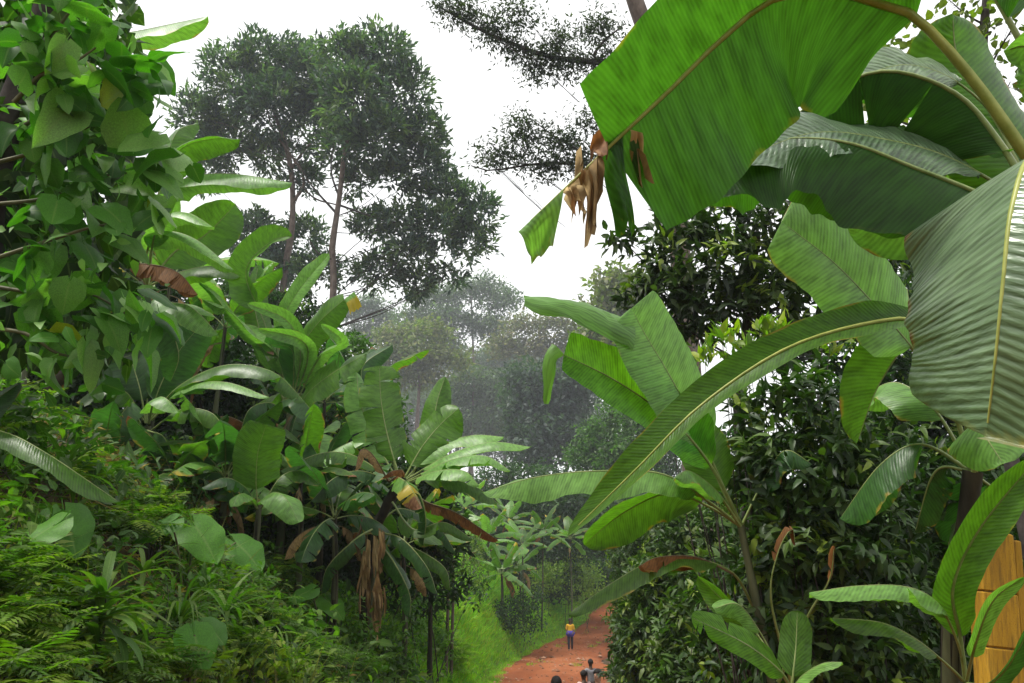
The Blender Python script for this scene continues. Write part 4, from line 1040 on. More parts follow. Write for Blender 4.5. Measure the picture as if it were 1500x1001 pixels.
banana("young bright banana plant with pale thin stem beside the track", P(735, 842, 41), 11, 2.3, .36, .3, "young banana plants down the track", mats=('banana_pale', 'banana_pale', 'banana'), seed=221, lod=.8, r0=.10, emin=-.05, dead=3)
for k, (x, y, d, lab) in enumerate([(795, 782, 50, "young banana plant with two leaves in a V at the far bend"), (835, 790, 54, "pale young banana plant right of the V-leaved one at the bend"),
                                    (765, 800, 46, "low spreading banana plant left of the V-leaved one at the bend"), (745, 765, 55, "banana plant half hidden behind others above the bend"),
                                    (790, 752, 64, "farthest banana plant, above the bend"), (715, 790, 44, "banana plant just behind the young bright one"), (760, 830, 47, "low young banana plant right of the young bright one"), (680, 745, 40, "banana plant above the tall light green bush")]):
    banana(lab, P(x, y, d), 9, 2.3, .36, k * 1.1, "young banana plants down the track", mats=('banana_pale', 'banana_pale', 'banana'), seed=230 + k, lod=.5, dead=1, torn=3)

# ------------------------------------------------------------------ the creeper-covered tree at the left edge
VG = [(.055, .165, .035), (.095, .22, .075), (.16, .30, .15), (.035, .115, .025), (.24, .28, .03)]
tb = P(-60, 640, 5.6)
vt = thing("creeper_tree", foot(tb[0], tb[1]), "tree at the left edge smothered in large heart-shaped creeper leaves", "tree")
vb = np.array(vt.location)
tube(spline([vb, P(-40, 500, 5.6), P(-10, 250, 5.7), P(60, 40, 5.8), P(90, -120, 5.9)], 24), np.linspace(.16, .07, 24), 10).build("trunk", M['bark_dark'], vt, vb)
vs = Geo(); rv_ = np.random.default_rng(5)
creep = [((-10, 420), (60, 430), (130, 430), (200, 470)), ((-10, 300), (70, 290), (140, 260), (235, 250)), ((10, 200), (90, 150), (150, 120), (228, 110)), ((30, 90), (70, 60), (100, 20), (135, -20)),
         ((-10, 380), (80, 350), (150, 330), (215, 330)), ((-20, 480), (40, 490), (90, 520), (160, 520)), ((-10, 240), (60, 220), (120, 190), (190, 160)), ((20, 150), (60, 110), (110, 90), (140, 70))]
lv = []
for pts in creep:
    dd = rv_.uniform(4.6, 5.4)
    p = spline([P(x, y, dd) for x, y in pts], 40)
    tube(p[::3], np.linspace(.016, .006, len(p[::3])), 5, vs)
    for q in range(26):
        lv.append(p[rv_.integers(6, 40)] + rv_.normal(size=3) * [.10, .16, .12])
for q in range(52):
    cx_, cy_ = [(222, 115), (235, 240), (205, 455), (120, 15), (215, 170)][q % 5]
    lv.append(P(cx_ + rv_.normal() * 16, cy_ + rv_.normal() * 26, rv_.uniform(4.7, 5.2)))
for q in range(40):
    x = rv_.uniform(-40, 170); y = rv_.uniform(-60, 540)
    lv.append(P(x, y, rv_.uniform(4.9, 6.0)))
vs.build("vine", M['vine_stem'], vt, vb)
for p in lv[:300]:
    d = unit(np.array([rv_.normal() * .8 + .3, rv_.normal() * .5 - .2, -.55 + rv_.normal() * .55]))
    nn_ = unit(np.array([rv_.normal() * .7 + .25, -.4 + rv_.normal() * .5, .8 + rv_.normal() * .4]))
    leaf_object(("heart", "heart", "heart_narrow", "heart_curled")[int(rv_.integers(0, 4))], VG[int(rv_.integers(0, 4)) if rv_.uniform() > .02 else 4], 'leafy', vt, p, d, nn_, rv_.uniform(.10, .22) if rv_.uniform() < .75 else rv_.uniform(.20, .31))
g = Geo()
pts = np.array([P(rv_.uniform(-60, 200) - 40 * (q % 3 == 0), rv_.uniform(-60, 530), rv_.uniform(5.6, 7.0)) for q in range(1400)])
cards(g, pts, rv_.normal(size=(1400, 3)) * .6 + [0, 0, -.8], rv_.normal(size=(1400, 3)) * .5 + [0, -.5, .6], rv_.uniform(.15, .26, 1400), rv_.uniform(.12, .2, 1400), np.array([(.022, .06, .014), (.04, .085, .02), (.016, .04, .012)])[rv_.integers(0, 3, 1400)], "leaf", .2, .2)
pts = np.array([P(rv_.uniform(-40, 205) - 30 * (q % 2), rv_.uniform(-60, 520), rv_.uniform(4.7, 5.6)) for q in range(160)])
cards(g, pts, rv_.normal(size=(160, 3)) * .7 + [.2, -.1, -.6], rv_.normal(size=(160, 3)) * .5 + [.1, -.5, .7], rv_.uniform(.08, .16, 160), rv_.uniform(.04, .08, 160), np.array(VG[:4])[rv_.integers(0, 4, 160)], "leaf", .2, .3)
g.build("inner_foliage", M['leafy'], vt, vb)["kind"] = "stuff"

# ------------------------------------------------------------------ the tall trees behind
def clus(items, depth=1.0):
    """clumps given as spot, distance and half-sizes in photo pixels"""
    out = []
    for (x, y, d, rx, ry_) in items:
        out.append((P(x, y, d), (rx * d / FPX, rx * d / FPX * depth, ry_ * d / FPX)))
    return out
GT = "tall trees standing beyond the plantation"
BT = dict(tufts=23, per=15, size=.54, aspect=.32, out=1.0, focus=1.1, lift=.5, droop=.0, scatter=.45, cols=[(.058, .092, .088), (.084, .128, .098), (.038, .060, .070), (.11, .15, .085)], shell=.55, up=.35)
x0 = P(418, 470, 57.6)
tl = grow_tree("tall_tree", "tall rounded tree with reddish trunk, left of the pair against the sky", "tree", [foot(x0[0], x0[1]), P(414, 430, 57.6), P(428, 330, 57.6), P(425, 240, 57.6), P(402, 165, 57.6)], .42, .14,
     clus([(292, 172, 57.6, 42, 34), (345, 118, 57.6, 52, 44), (400, 92, 57.6, 55, 36), (395, 160, 56.0, 55, 45), (335, 205, 59.2, 50, 30), (450, 110, 57.6, 45, 45), (455, 185, 59.2, 45, 45), (390, 225, 59.2, 40, 26), (372, 345, 59.2, 40, 36), (400, 400, 59.2, 50, 40), (300, 250, 60.8, 40, 28),
           (445, 350, 60.8, 34, 30), (360, 410, 60.8, 40, 40), (440, 262, 57.6, 30, 22), (480, 150, 57.6, 36, 34)]), BT, GT, seed=3, bark='bark', limb_bark='bark', twigs=7, limb_k=.16,
     extra=[(PX((427, 300, 57.6), (445, 260, 57.3), (400, 190, 57.0), (390, 150, 56.8)), .14, .04), (PX((425, 250, 57.6), (450, 215, 56.8), (480, 190, 56.0)), .12, .04), (PX((430, 260, 57.6), (460, 290, 57.6), (492, 300, 57.6)), .08, .05)])
x0 = P(488, 470, 52.8)
tr_ = grow_tree("tall_tree", "tall broad tree with dark crown, right of the pair against the sky", "tree", [foot(x0[0], x0[1]), P(488, 430, 52.8), P(486, 370, 52.8), P(497, 290, 52.8), P(505, 225, 52.8), P(520, 150, 52.8)], .38, .12,
     clus([(500, 90, 52.8, 50, 36), (560, 82, 52.8, 48, 34), (590, 135, 52.8, 46, 40), (520, 150, 51.2, 60, 46), (612, 200, 52.8, 40, 40), (555, 205, 51.2, 60, 40), (500, 215, 54.4, 46, 34), (625, 245, 52.8, 32, 32), (575, 262, 52.8, 40, 26), (650, 290, 52.8, 46, 30), (700, 312, 52.8, 34, 36), (640, 335, 51.2, 45, 30),
           (690, 360, 52.8, 32, 26), (600, 375, 52.8, 40, 28), (610, 418, 52.8, 34, 20), (660, 405, 52.8, 22, 12), (545, 330, 54.4, 34, 22), (550, 400, 54.4, 36, 24), (520, 270, 54.4, 26, 18), (470, 400, 56.0, 34, 30), (585, 320, 52.8, 34, 22)]), BT, GT, seed=4, bark='bark', limb_bark='bark_dark', twigs=7, limb_k=.16,
     extra=[(PX((492, 312, 52.8), (455, 270, 52.8), (436, 235, 52.8)), .09, .03), (PX((495, 300, 52.8), (560, 322, 52.8), (620, 335, 52.8)), .08, .03), (PX((486, 380, 52.8), (465, 370, 52.8), (450, 345, 52.8)), .07, .03), (PX((497, 290, 52.8), (485, 250, 52.8), (490, 205, 52.8)), .08, .03)])

AC = dict(tufts=170, per=12, size=.15, aspect=.32, out=.3, focus=.2, lift=.0, droop=.1, scatter=1.1, cols=[(.035, .045, .038), (.05, .06, .05), (.028, .036, .030)], shell=.2, up=0)
x0 = P(1010, 520, 22)
ac = grow_tree("feathery_tree", "tall feathery tree with grey trunk leaning behind the huge ribbed leaf", "tree", [foot(x0[0], x0[1]), P(1000, 420, 22), P(985, 250, 22), P(950, 60, 22), P(922, -20, 22), P(900, -120, 22)], .42, .20,
     clus([(680, 22, 22, 40, 22), (720, 42, 22, 36, 24), (755, 70, 22, 30, 26), (790, 95, 22, 38, 24), (820, 60, 22, 30, 36), (835, 95, 22, 36, 18), (880, 40, 22, 40, 26), (890, 90, 22, 34, 22), (760, 20, 22, 34, 16), (650, 5, 22, 24, 10), (900, 120, 22, 26, 14),
           (770, 190, 21, 40, 24), (820, 210, 21, 40, 26), (745, 225, 21, 44, 16), (800, 245, 21, 44, 16), (850, 235, 21, 30, 24), (715, 232, 21, 26, 10), (860, 180, 21, 26, 18)], .8), AC, GT, seed=5, bark='bark', limb_bark='bark_dark', twigs=10, attach=(.5, .95), limb_k=.08,
     extra=[(PX((945, 60, 22), (905, 90, 22), (860, 90, 22), (800, 82, 22), (745, 62, 22), (700, 42, 22), (640, 8, 22)), .11, .025), (PX((900, 90, 22), (870, 85, 22), (885, 60, 22), (910, 40, 22)), .06, .02),
            (PX((985, 240, 22), (920, 238, 21.5), (860, 240, 21), (790, 240, 21), (720, 250, 21), (690, 243, 21)), .07, .015), (PX((960, 250, 22), (870, 228, 21), (820, 205, 21), (775, 172, 21)), .05, .012)])

HZ = dict(tufts=14.0, per=12, size=.55, aspect=.5, out=.5, focus=.4, lift=.3, droop=.1, scatter=.9, shell=.45, up=.4)
def far_tree(label, x, d, top, clumps, cols, seed, group="hazy trees at the end of the valley", r0=.4, tufts=None):
    d = d * 1.9; r0 = r0 * 1.6
    clumps = [(a_, b_, c_ * 1.9, e_, f_) for a_, b_, c_, e_, f_ in clumps]
    x0 = P(x, 700, d)
    lf_ = dict(HZ, cols=cols, size=.95)
    lf_['tufts'] = (tufts or HZ['tufts']) * .33
    return grow_tree("hazy_tree", label, "tree", [foot(x0[0], x0[1]), P(x, 640, d), P(x + 4, 560, d), P(x, top, d)], r0, .12, clus(clumps), lf_, group, bark='bark', seed=seed, twigs=6, attach=(.4, 1))
G1 = [(.065, .10, .055), (.085, .12, .06), (.05, .08, .05)]; G2 = [(.13, .15, .05), (.16, .16, .065), (.10, .125, .045)]; G3 = [(.15, .13, .07), (.13, .12, .06), (.10, .105, .06)]
far_tree("hazy flat-topped tree, tallest in the gap below the big trees", 690, 110, 420, [(640, 440, 110, 46, 18), (700, 425, 110, 48, 18), (735, 445, 108, 34, 18), (660, 470, 108, 50, 18), (610, 470, 110, 40, 18), (715, 480, 108, 46, 18), (640, 500, 112, 44, 18)], G1, 21)
far_tree("hazy olive tree with layered crown behind the leaning banana", 610, 80, 500, [(580, 495, 80, 40, 16), (630, 490, 80, 40, 15), (600, 520, 79, 50, 16), (650, 530, 80, 44, 16), (610, 555, 80, 40, 16), (560, 530, 81, 36, 18)], G2, 22)
far_tree("hazy brownish tree with thin crown left of the bent leaf tip", 790, 95, 470, [(770, 480, 95, 36, 14), (820, 475, 94, 40, 14), (850, 495, 94, 34, 14), (790, 510, 95, 46, 16), (740, 510, 95, 36, 16), (830, 525, 94, 36, 14)], G3, 23)
far_tree("slender hazy tree in the middle of the gap", 690, 90, 560, [(690, 560, 90, 40, 18), (720, 585, 90, 34, 18), (665, 590, 90, 34, 18), (700, 620, 90, 44, 18), (740, 560, 92, 30, 16), (655, 640, 90, 36, 20), (740, 630, 92, 36, 20)], G1, 24)
far_tree("dense dark bluish tree behind the hanging leaf tip", 800, 62, 560, [(800, 570, 62, 44, 30), (770, 610, 62, 36, 34), (830, 600, 62, 40, 36), (795, 640, 61, 50, 30), (760, 560, 63, 28, 22), (845, 560, 62, 30, 28), (850, 650, 60, 40, 26), (780, 670, 60, 40, 20)], [(.035, .060, .050), (.045, .075, .055)], 25, tufts=26)
far_tree("hazy dark tree at the left of the gap behind the yellow leaf tip", 540, 120, 440, [(540, 450, 120, 30, 16), (565, 470, 120, 30, 14), (530, 490, 120, 34, 16), (570, 500, 120, 30, 16), (520, 460, 120, 26, 14)], G1, 26)
far_tree("olive tree on the right of the gap", 895, 52, 440, [(905, 420, 52, 34, 22), (890, 455, 52, 36, 20), (920, 440, 51, 30, 24), (880, 495, 52, 36, 18), (910, 500, 51, 36, 24), (890, 530, 52, 34, 20)], G2, 27, tufts=30, r0=.25)
far_tree("pale hazy tree filling the valley behind the slender one", 660, 140, 520, [(600, 540, 140, 50, 26), (660, 530, 140, 50, 26), (720, 540, 140, 50, 26), (640, 580, 140, 60, 26), (710, 590, 140, 60, 26), (560, 570, 140, 50, 26)], G1, 30)
far_tree("pale hazy tree filling the valley on the right", 830, 135, 540, [(780, 540, 135, 50, 24), (840, 540, 135, 50, 26), (880, 570, 135, 50, 26), (800, 590, 135, 60, 26), (860, 620, 135, 60, 26), (740, 520, 135, 40, 22)], G1, 31)
far_tree("low hazy tree closing the valley, left", 600, 130, 590, [(560, 600, 130, 50, 24), (610, 595, 130, 50, 24), (650, 620, 130, 50, 24), (580, 640, 130, 60, 26)], G1, 28)
far_tree("low hazy tree closing the valley, right", 740, 125, 600, [(700, 620, 125, 44, 22), (750, 610, 125, 44, 22), (720, 650, 125, 60, 26), (770, 650, 125, 44, 26)], G1, 29)

# understorey bushes at the end of the track
SB = dict(tufts=46, per=12, size=.22, aspect=.45, out=.5, focus=.4, lift=.3, scatter=.8, shell=.4)
def bush(label, items, cols, seed, size=.22, group="bushes along the far track", tufts=46, name="bush", aspect=.45, mat='foliage', py_max=870, skirt=.6, **kw):
    cl = clus(items)
    b = np.mean([c_[0] for c_ in cl], 0)
    return shrub(name, label, "bush", foot(b[0], b[1]), cl, dict(SB, cols=cols, size=size, tufts=tufts, aspect=aspect, **kw), group=group, leafmat=mat, seed=seed, stems=1, stem_r=.02, skirt=skirt, py_max=py_max)
YG = [(.20, .29, .05), (.26, .33, .065), (.14, .22, .045)]; DG = [(.030, .062, .028), (.045, .085, .035), (.022, .045, .022)]; MG = [(.06, .12, .03), (.08, .15, .04), (.045, .09, .025)]
bush("round yellow-green bush at the bend of the track", [(846, 838, 56, 32, 24), (868, 852, 56, 20, 20)], YG, 31)
bush("yellow-green bush left of the round one at the bend", [(806, 836, 55, 24, 18), (792, 850, 54, 20, 16)], YG, 32)
bush("dark bush standing between the two yellow-green bushes", [(824, 856, 55, 14, 20), (836, 866, 55, 12, 14)], DG, 33)
bush("tall light green bush left of the young bright banana", [(690, 820, 36, 26, 40), (680, 860, 35, 30, 30), (700, 790, 37, 18, 22)], [(.10, .15, .03), (.12, .16, .04), (.06, .11, .03)], 34, .16, py_max=905)
bush("dark hedge bush below the young bright banana", [(752, 892, 40, 30, 24), (775, 882, 42, 24, 22), (730, 902, 39, 26, 18), (700, 900, 38, 24, 18)], DG, 35, .2, py_max=925)
bush("dark bush with thin poles left of the track", [(650, 850, 19, 34, 40), (620, 860, 18, 30, 34), (680, 870, 20, 28, 26), (600, 840, 18, 26, 34)], DG, 36, .16, py_max=880)
bush("dark green thicket above the bend", [(740, 700, 62, 50, 20), (800, 700, 60, 50, 18), (690, 720, 64, 40, 20), (840, 735, 58, 40, 26), (770, 735, 66, 60, 16)], DG, 37, .35, tufts=24)
bush("leafy bush behind the level wavy leaf, right of the gap", [(880, 640, 72, 36, 30), (910, 610, 70, 34, 36), (860, 670, 73, 36, 22), (910, 670, 70, 40, 30), (930, 560, 68, 30, 34)], MG, 38, .45, tufts=22)
bush("dark bush under the level wavy leaf", [(860, 745, 72, 46, 26), (920, 760, 68, 50, 34), (810, 755, 74, 40, 20), (890, 790, 70, 30, 16)], DG, 39, .4, tufts=24)
wood = "dense wood at the end of the track"
for k, (lab, items, cols) in enumerate([("dense dark wood edge left of the bend, behind the young bananas", [(560, 720, 78, 60, 40), (640, 720, 76, 60, 36), (700, 750, 74, 60, 36), (610, 780, 72, 70, 40), (700, 800, 70, 60, 36)], DG),
    ("dense wood edge straight above the bend", [(770, 750, 80, 60, 36), (800, 800, 76, 60, 36), (730, 780, 78, 50, 36)], [(.05, .10, .035), (.07, .12, .04)]),
    ("dense wood edge right of the bend", [(860, 770, 78, 50, 36), (920, 740, 76, 60, 50), (900, 820, 74, 50, 36), (960, 680, 80, 60, 60)], DG)]):
    bush(lab, items, cols, 130 + k, .5, wood, 18, "wood_edge")
for k, (x, d) in enumerate([(655, 21), (662, 21.2)]):
    b = P(x, 920, d)
    ob = tube(spline([foot(b[0], b[1]), P(x + 2, 860, d), P(x + 3 - k * 4, 800, d)], 8), [.05, .048, .045, .043, .04, .04, .038, .035], 7).build("pole", M['bark'])
    tag(ob, ["left one of two thin poles standing left of the track", "right one of two thin poles standing left of the track"][k], "pole", "thin poles left of the track")
# ------------------------------------------------------------------ dark glossy shrubs and trees on the right
CF = [(.022, .052, .020), (.034, .074, .026), (.014, .034, .014), (.055, .10, .035)]
CFL = dict(tufts=200, new=.07, per=13, size=.135, aspect=.40, out=.7, focus=.6, lift=.25, droop=.25, scatter=.35, shell=.45, cols=CF, shape='leaf', bend=.2, fold=.25)
GC = "coffee bushes on the right of the track"
def coffee(label, items, seed, pick=0, cols=CF, size=.135, tufts=200, name="coffee_bush", group=GC, shape='leaf', stems=2, mat='foliage_glossy', cat="bush", py_max=1060, **kw):
    cl = clus(items)
    b = np.mean([c_[0] for c_ in cl], 0)
    return shrub(name, label, cat, foot(b[0], b[1]), cl, dict(CFL, cols=cols, size=size, tufts=tufts, shape=shape, **kw), pick=pick, group=group, leafmat=mat, seed=seed, stems=stems, py_max=py_max)
coffee("dark glossy coffee bush right of centre, below the long arching leaf", [(1110, 610, 6.7, 52, 48), (1185, 585, 6.5, 58, 52), (1150, 670, 6.3, 62, 52), (1225, 660, 6.3, 60, 54), (1290, 640, 6.6, 54, 60), (1090, 690, 7.0, 44, 44), (1190, 735, 6.4, 60, 44), (1270, 735, 6.5, 60, 50)], 41, pick=280)
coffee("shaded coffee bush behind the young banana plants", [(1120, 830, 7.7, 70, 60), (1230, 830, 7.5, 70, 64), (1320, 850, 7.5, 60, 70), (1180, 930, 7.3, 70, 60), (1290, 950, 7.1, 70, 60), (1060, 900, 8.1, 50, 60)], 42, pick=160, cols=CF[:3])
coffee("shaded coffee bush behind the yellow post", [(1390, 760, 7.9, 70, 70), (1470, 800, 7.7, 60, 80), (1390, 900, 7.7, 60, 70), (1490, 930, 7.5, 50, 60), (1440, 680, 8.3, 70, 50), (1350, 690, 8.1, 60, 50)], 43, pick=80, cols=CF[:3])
hedge = [("near coffee bush of the hedge, behind the young bright leaf", [(1010, 930, 10.5, 66, 66), (1050, 860, 10, 56, 60), (1000, 990, 10, 60, 44), (1060, 970, 9.5, 56, 50)], 44, 120),
         ("coffee bush of the hedge below the rust brown leaf base", [(960, 860, 13, 54, 52), (1000, 800, 12.5, 56, 50), (940, 930, 12.8, 44, 54), (960, 985, 12.5, 50, 40), (1040, 780, 12, 50, 46)], 45, 60),
         ("coffee bush of the hedge at the edge of the track", [(932, 900, 17, 34, 44), (939, 960, 16.5, 36, 44), (954, 850, 17, 38, 34), (919, 990, 16, 26, 30)], 46, 0),
         ("farthest coffee bush of the hedge by the track", [(924, 820, 23, 34, 36), (949, 790, 23, 38, 30), (919, 868, 23, 24, 30), (960, 770, 22, 38, 30)], 47, 0)]
HC = [(.040, .080, .034), (.055, .105, .045), (.028, .058, .028), (.085, .13, .05)]
for lab, items, sd_, pk in hedge:
    coffee(lab, items, sd_, pk, cols=HC, size=.15, tufts=230, stems=2, shape='leaf' if sd_ < 46 else 'quad')
b = P(1090, 560, 9)
grow_tree("glossy_tree", "dark glossy-leaved tree behind the upright pale leaves on the right", "tree", [foot(b[0], b[1]), P(1085, 640, 9), P(1090, 520, 9.1), P(1100, 420, 9.2), P(1110, 340, 9.3)], .11, .04,
     clus([(965, 385, 9.2, 40, 36), (990, 340, 9.3, 40, 30), (1040, 330, 9.4, 46, 34), (1000, 420, 9, 50, 40), (1060, 390, 8.8, 52, 44), (1110, 340, 9.2, 50, 40), (1130, 420, 8.8, 50, 44), (1180, 330, 9.3, 50, 44), (1080, 450, 8.8, 52, 36), (1190, 420, 9.2, 50, 50), (1240, 310, 9.5, 46, 36), (1270, 380, 9.6, 50, 50), (950, 440, 9.6, 40, 30), (1010, 480, 9.6, 50, 36), (910, 350, 9.6, 14, 20), (1150, 500, 9.4, 60, 40)]),
     dict(CFL, tufts=230, per=11, size=.17, cols=[(.020, .040, .022), (.028, .055, .026), (.045, .075, .035), (.016, .030, .018)], lift=.2, aspect=.36), None, bark='bark_dark', leafmat='foliage_glossy', seed=48, twigs=5, attach=(.3, 1))
shrub("shoot_bush", "bush with bright yellow-green shoots poking up behind the long arching leaf", "bush", foot(P(1090, 560, 7)[0], P(1090, 560, 7)[1]),
      clus([(1062, 505, 7, 22, 22), (1122, 492, 7, 22, 24), (1090, 530, 7.1, 34, 26), (1150, 505, 7.1, 24, 20), (1030, 540, 7.2, 26, 24), (970, 535, 6.9, 16, 18), (1205, 510, 7.2, 26, 26)]),
      dict(tufts=60, per=9, size=.14, aspect=.24, out=.2, focus=1.5, lift=1.2, droop=0, scatter=.25, shell=.2, cols=[(.22, .28, .04), (.14, .22, .045), (.09, .16, .05)], shape='leaf', bend=.15), pick=120, leafmat='leafy', seed=49, stems=3, stem_r=.012, skirt=0)
b = P(1420, 250, 8)
grow_tree("round_leaved_tree", "tree with small round olive leaves against the sky, top right", "tree", [foot(b[0], b[1]), P(1425, 400, 8), P(1430, 200, 8), P(1440, 60, 8), P(1450, -60, 8)], .09, .04,
     clus([(1330, 60, 8, 36, 26), (1300, 100, 8, 26, 20), (1385, 60, 7.8, 40, 34), (1440, 60, 7.8, 40, 40), (1490, 30, 7.6, 36, 40), (1480, 120, 7.8, 40, 34), (1420, 130, 8, 40, 30), (1290, 170, 8.2, 40, 24), (1260, 250, 8.4, 50, 30), (1350, 200, 8.2, 40, 30), (1240, 190, 8.4, 30, 20), (1390, 0, 8, 40, 30), (1470, 190, 8, 40, 30)]),
     dict(CFL, tufts=60, per=7, size=.10, aspect=.78, scatter=1.5, cols=[(.10, .13, .03), (.07, .09, .03), (.05, .06, .03), (.13, .15, .04)], bend=.1), None, bark='bark_dark', leafmat='leafy', seed=50, twigs=6, attach=(.3, 1))

# shaded thicket behind the banana plants of the left bank
GB = "thicket behind the left bank bananas"
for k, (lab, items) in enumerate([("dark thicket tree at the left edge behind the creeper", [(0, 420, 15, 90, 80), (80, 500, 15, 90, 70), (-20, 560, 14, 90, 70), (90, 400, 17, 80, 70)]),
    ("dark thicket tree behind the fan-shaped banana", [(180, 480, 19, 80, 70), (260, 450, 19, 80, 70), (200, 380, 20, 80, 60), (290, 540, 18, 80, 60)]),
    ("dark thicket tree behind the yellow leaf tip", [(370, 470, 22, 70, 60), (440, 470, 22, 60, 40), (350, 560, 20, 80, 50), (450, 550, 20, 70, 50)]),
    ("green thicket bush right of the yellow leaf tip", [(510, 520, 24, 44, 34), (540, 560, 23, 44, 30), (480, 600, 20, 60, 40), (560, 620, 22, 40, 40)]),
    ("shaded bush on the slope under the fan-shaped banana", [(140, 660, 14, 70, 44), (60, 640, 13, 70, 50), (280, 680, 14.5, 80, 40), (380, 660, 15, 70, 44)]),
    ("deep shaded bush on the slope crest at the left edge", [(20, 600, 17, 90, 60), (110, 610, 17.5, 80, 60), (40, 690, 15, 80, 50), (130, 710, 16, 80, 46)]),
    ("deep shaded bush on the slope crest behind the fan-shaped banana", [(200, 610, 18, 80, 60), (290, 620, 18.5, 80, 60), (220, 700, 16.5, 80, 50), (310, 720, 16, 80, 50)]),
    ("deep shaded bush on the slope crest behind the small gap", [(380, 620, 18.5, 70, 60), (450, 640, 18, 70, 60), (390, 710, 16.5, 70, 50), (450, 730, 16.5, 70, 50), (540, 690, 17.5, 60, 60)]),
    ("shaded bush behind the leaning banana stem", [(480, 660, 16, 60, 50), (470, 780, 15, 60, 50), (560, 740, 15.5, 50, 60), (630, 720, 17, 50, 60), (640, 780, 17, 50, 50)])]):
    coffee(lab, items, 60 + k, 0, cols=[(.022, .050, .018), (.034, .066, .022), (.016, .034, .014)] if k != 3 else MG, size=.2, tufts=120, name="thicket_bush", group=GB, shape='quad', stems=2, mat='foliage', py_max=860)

GR = "shaded thicket on the right"
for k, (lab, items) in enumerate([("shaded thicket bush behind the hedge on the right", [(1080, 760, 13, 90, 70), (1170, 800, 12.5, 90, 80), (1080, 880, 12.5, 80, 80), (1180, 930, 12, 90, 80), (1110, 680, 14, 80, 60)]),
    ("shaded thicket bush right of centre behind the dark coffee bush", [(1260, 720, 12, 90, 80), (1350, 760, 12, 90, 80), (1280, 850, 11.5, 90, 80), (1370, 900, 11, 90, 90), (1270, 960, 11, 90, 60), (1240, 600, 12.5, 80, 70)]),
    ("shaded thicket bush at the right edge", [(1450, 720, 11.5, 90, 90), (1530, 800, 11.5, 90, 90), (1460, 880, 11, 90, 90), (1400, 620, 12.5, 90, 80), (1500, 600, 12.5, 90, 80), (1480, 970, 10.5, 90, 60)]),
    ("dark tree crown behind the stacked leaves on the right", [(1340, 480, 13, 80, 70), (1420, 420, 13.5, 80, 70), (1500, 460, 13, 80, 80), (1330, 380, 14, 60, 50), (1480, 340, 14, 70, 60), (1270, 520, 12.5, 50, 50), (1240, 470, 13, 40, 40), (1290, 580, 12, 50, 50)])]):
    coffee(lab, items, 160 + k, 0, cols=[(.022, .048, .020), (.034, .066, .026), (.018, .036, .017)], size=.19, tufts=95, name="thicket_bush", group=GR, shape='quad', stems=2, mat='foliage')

# ------------------------------------------------------------------ plants of the left slope
def strap_plant(name, label, cat, top, n, L, W, cols, seed, path=None, emin=-.2, emax=1.3, mat='leafy', group=None, bend=1.0, down=0.0):
    """rosettes of strap leaves, each leaf a piece of its own"""
    r = np.random.default_rng(seed)
    top = np.array(top, float)
    b = foot(top[0], top[1]) if path is None else path[0]
    t = thing(name, b, label, cat, group)
    if path is not None:
        p = spline(path, 12); tube(p, np.linspace(.022, .014, 12), 7).build("stem", M['bark_dark'], t, b)
    for i in range(n):
        az = i * 2.399 + r.uniform(-.3, .3)
        e0 = r.uniform(emin, emax)
        l = L * r.uniform(.7, 1.15)
        p0 = top - (0, 0, down * r.uniform() ** 1.2)
        pp = spline(leaf_path(p0, az, e0, bend * r.uniform(.6, 1.4), l, 6), 9)
        T, S, N = frames(pp)
        tt = np.linspace(0, 1, 9)
        w = W * np.sin(np.clip(tt * .92 + .08, 0, 1) * math.pi) ** .6 * .5
        v = np.array([-1, 0, 1.0])
        V = pp[:, None] + (w[:, None] * v[None])[..., None] * S[:, None] + (.25 * w[:, None] * np.abs(v)[None])[..., None] * N[:, None]
        ii_, jj_ = np.meshgrid(np.arange(8), np.arange(2), indexing='ij'); A = ii_ * 3 + jj_
        c_ = np.array(cols[int(r.integers(0, len(cols)))]) * r.uniform(.8, 1.2)
        uv = np.stack([np.repeat(tt[:, None], 3, 1), np.repeat(v[None] * .5, 9, 0)], -1).reshape(-1, 2)
        make("leaf", V.reshape(-1, 3), np.stack([A, A + 3, A + 4, A + 1], -1).reshape(-1, 4), M[mat], t, b, uv, np.tile(c_, (27, 1)))
    return t

dd0 = gd(118, 1040)
dt = P(152, 868, dd0 - .1)
strap_plant("dracaena", "strap-leaved dracaena on a thin dark stem, lower left", "plant", dt, 40, .40, .052, [(.05, .12, .035), (.07, .15, .04), (.04, .09, .03), (.11, .18, .06)], 71,
            [P(118, 1040, dd0) - [0, 0, .05], P(128, 1000, dd0), P(148, 930, dd0 - .05), dt], emin=-.3, emax=1.35, down=.25)
strap_plant("grass_tuft", "tuft of long arching grass right of the dracaena", "grass tuft", P(262, 915, gd(262, 915, .35)), 70, .75, .022, [(.09, .17, .05), (.12, .20, .06), (.06, .13, .04)], 72, emin=.7, emax=1.45, bend=2.0, mat='grassy')
strap_plant("grass_tuft", "tuft of long grass at the bottom edge, left of the track", "grass tuft", P(420, 985, gd(420, 985, .3)), 50, .6, .02, [(.08, .15, .04), (.06, .12, .03)], 73, emin=.7, emax=1.45, bend=1.6, mat='grassy')

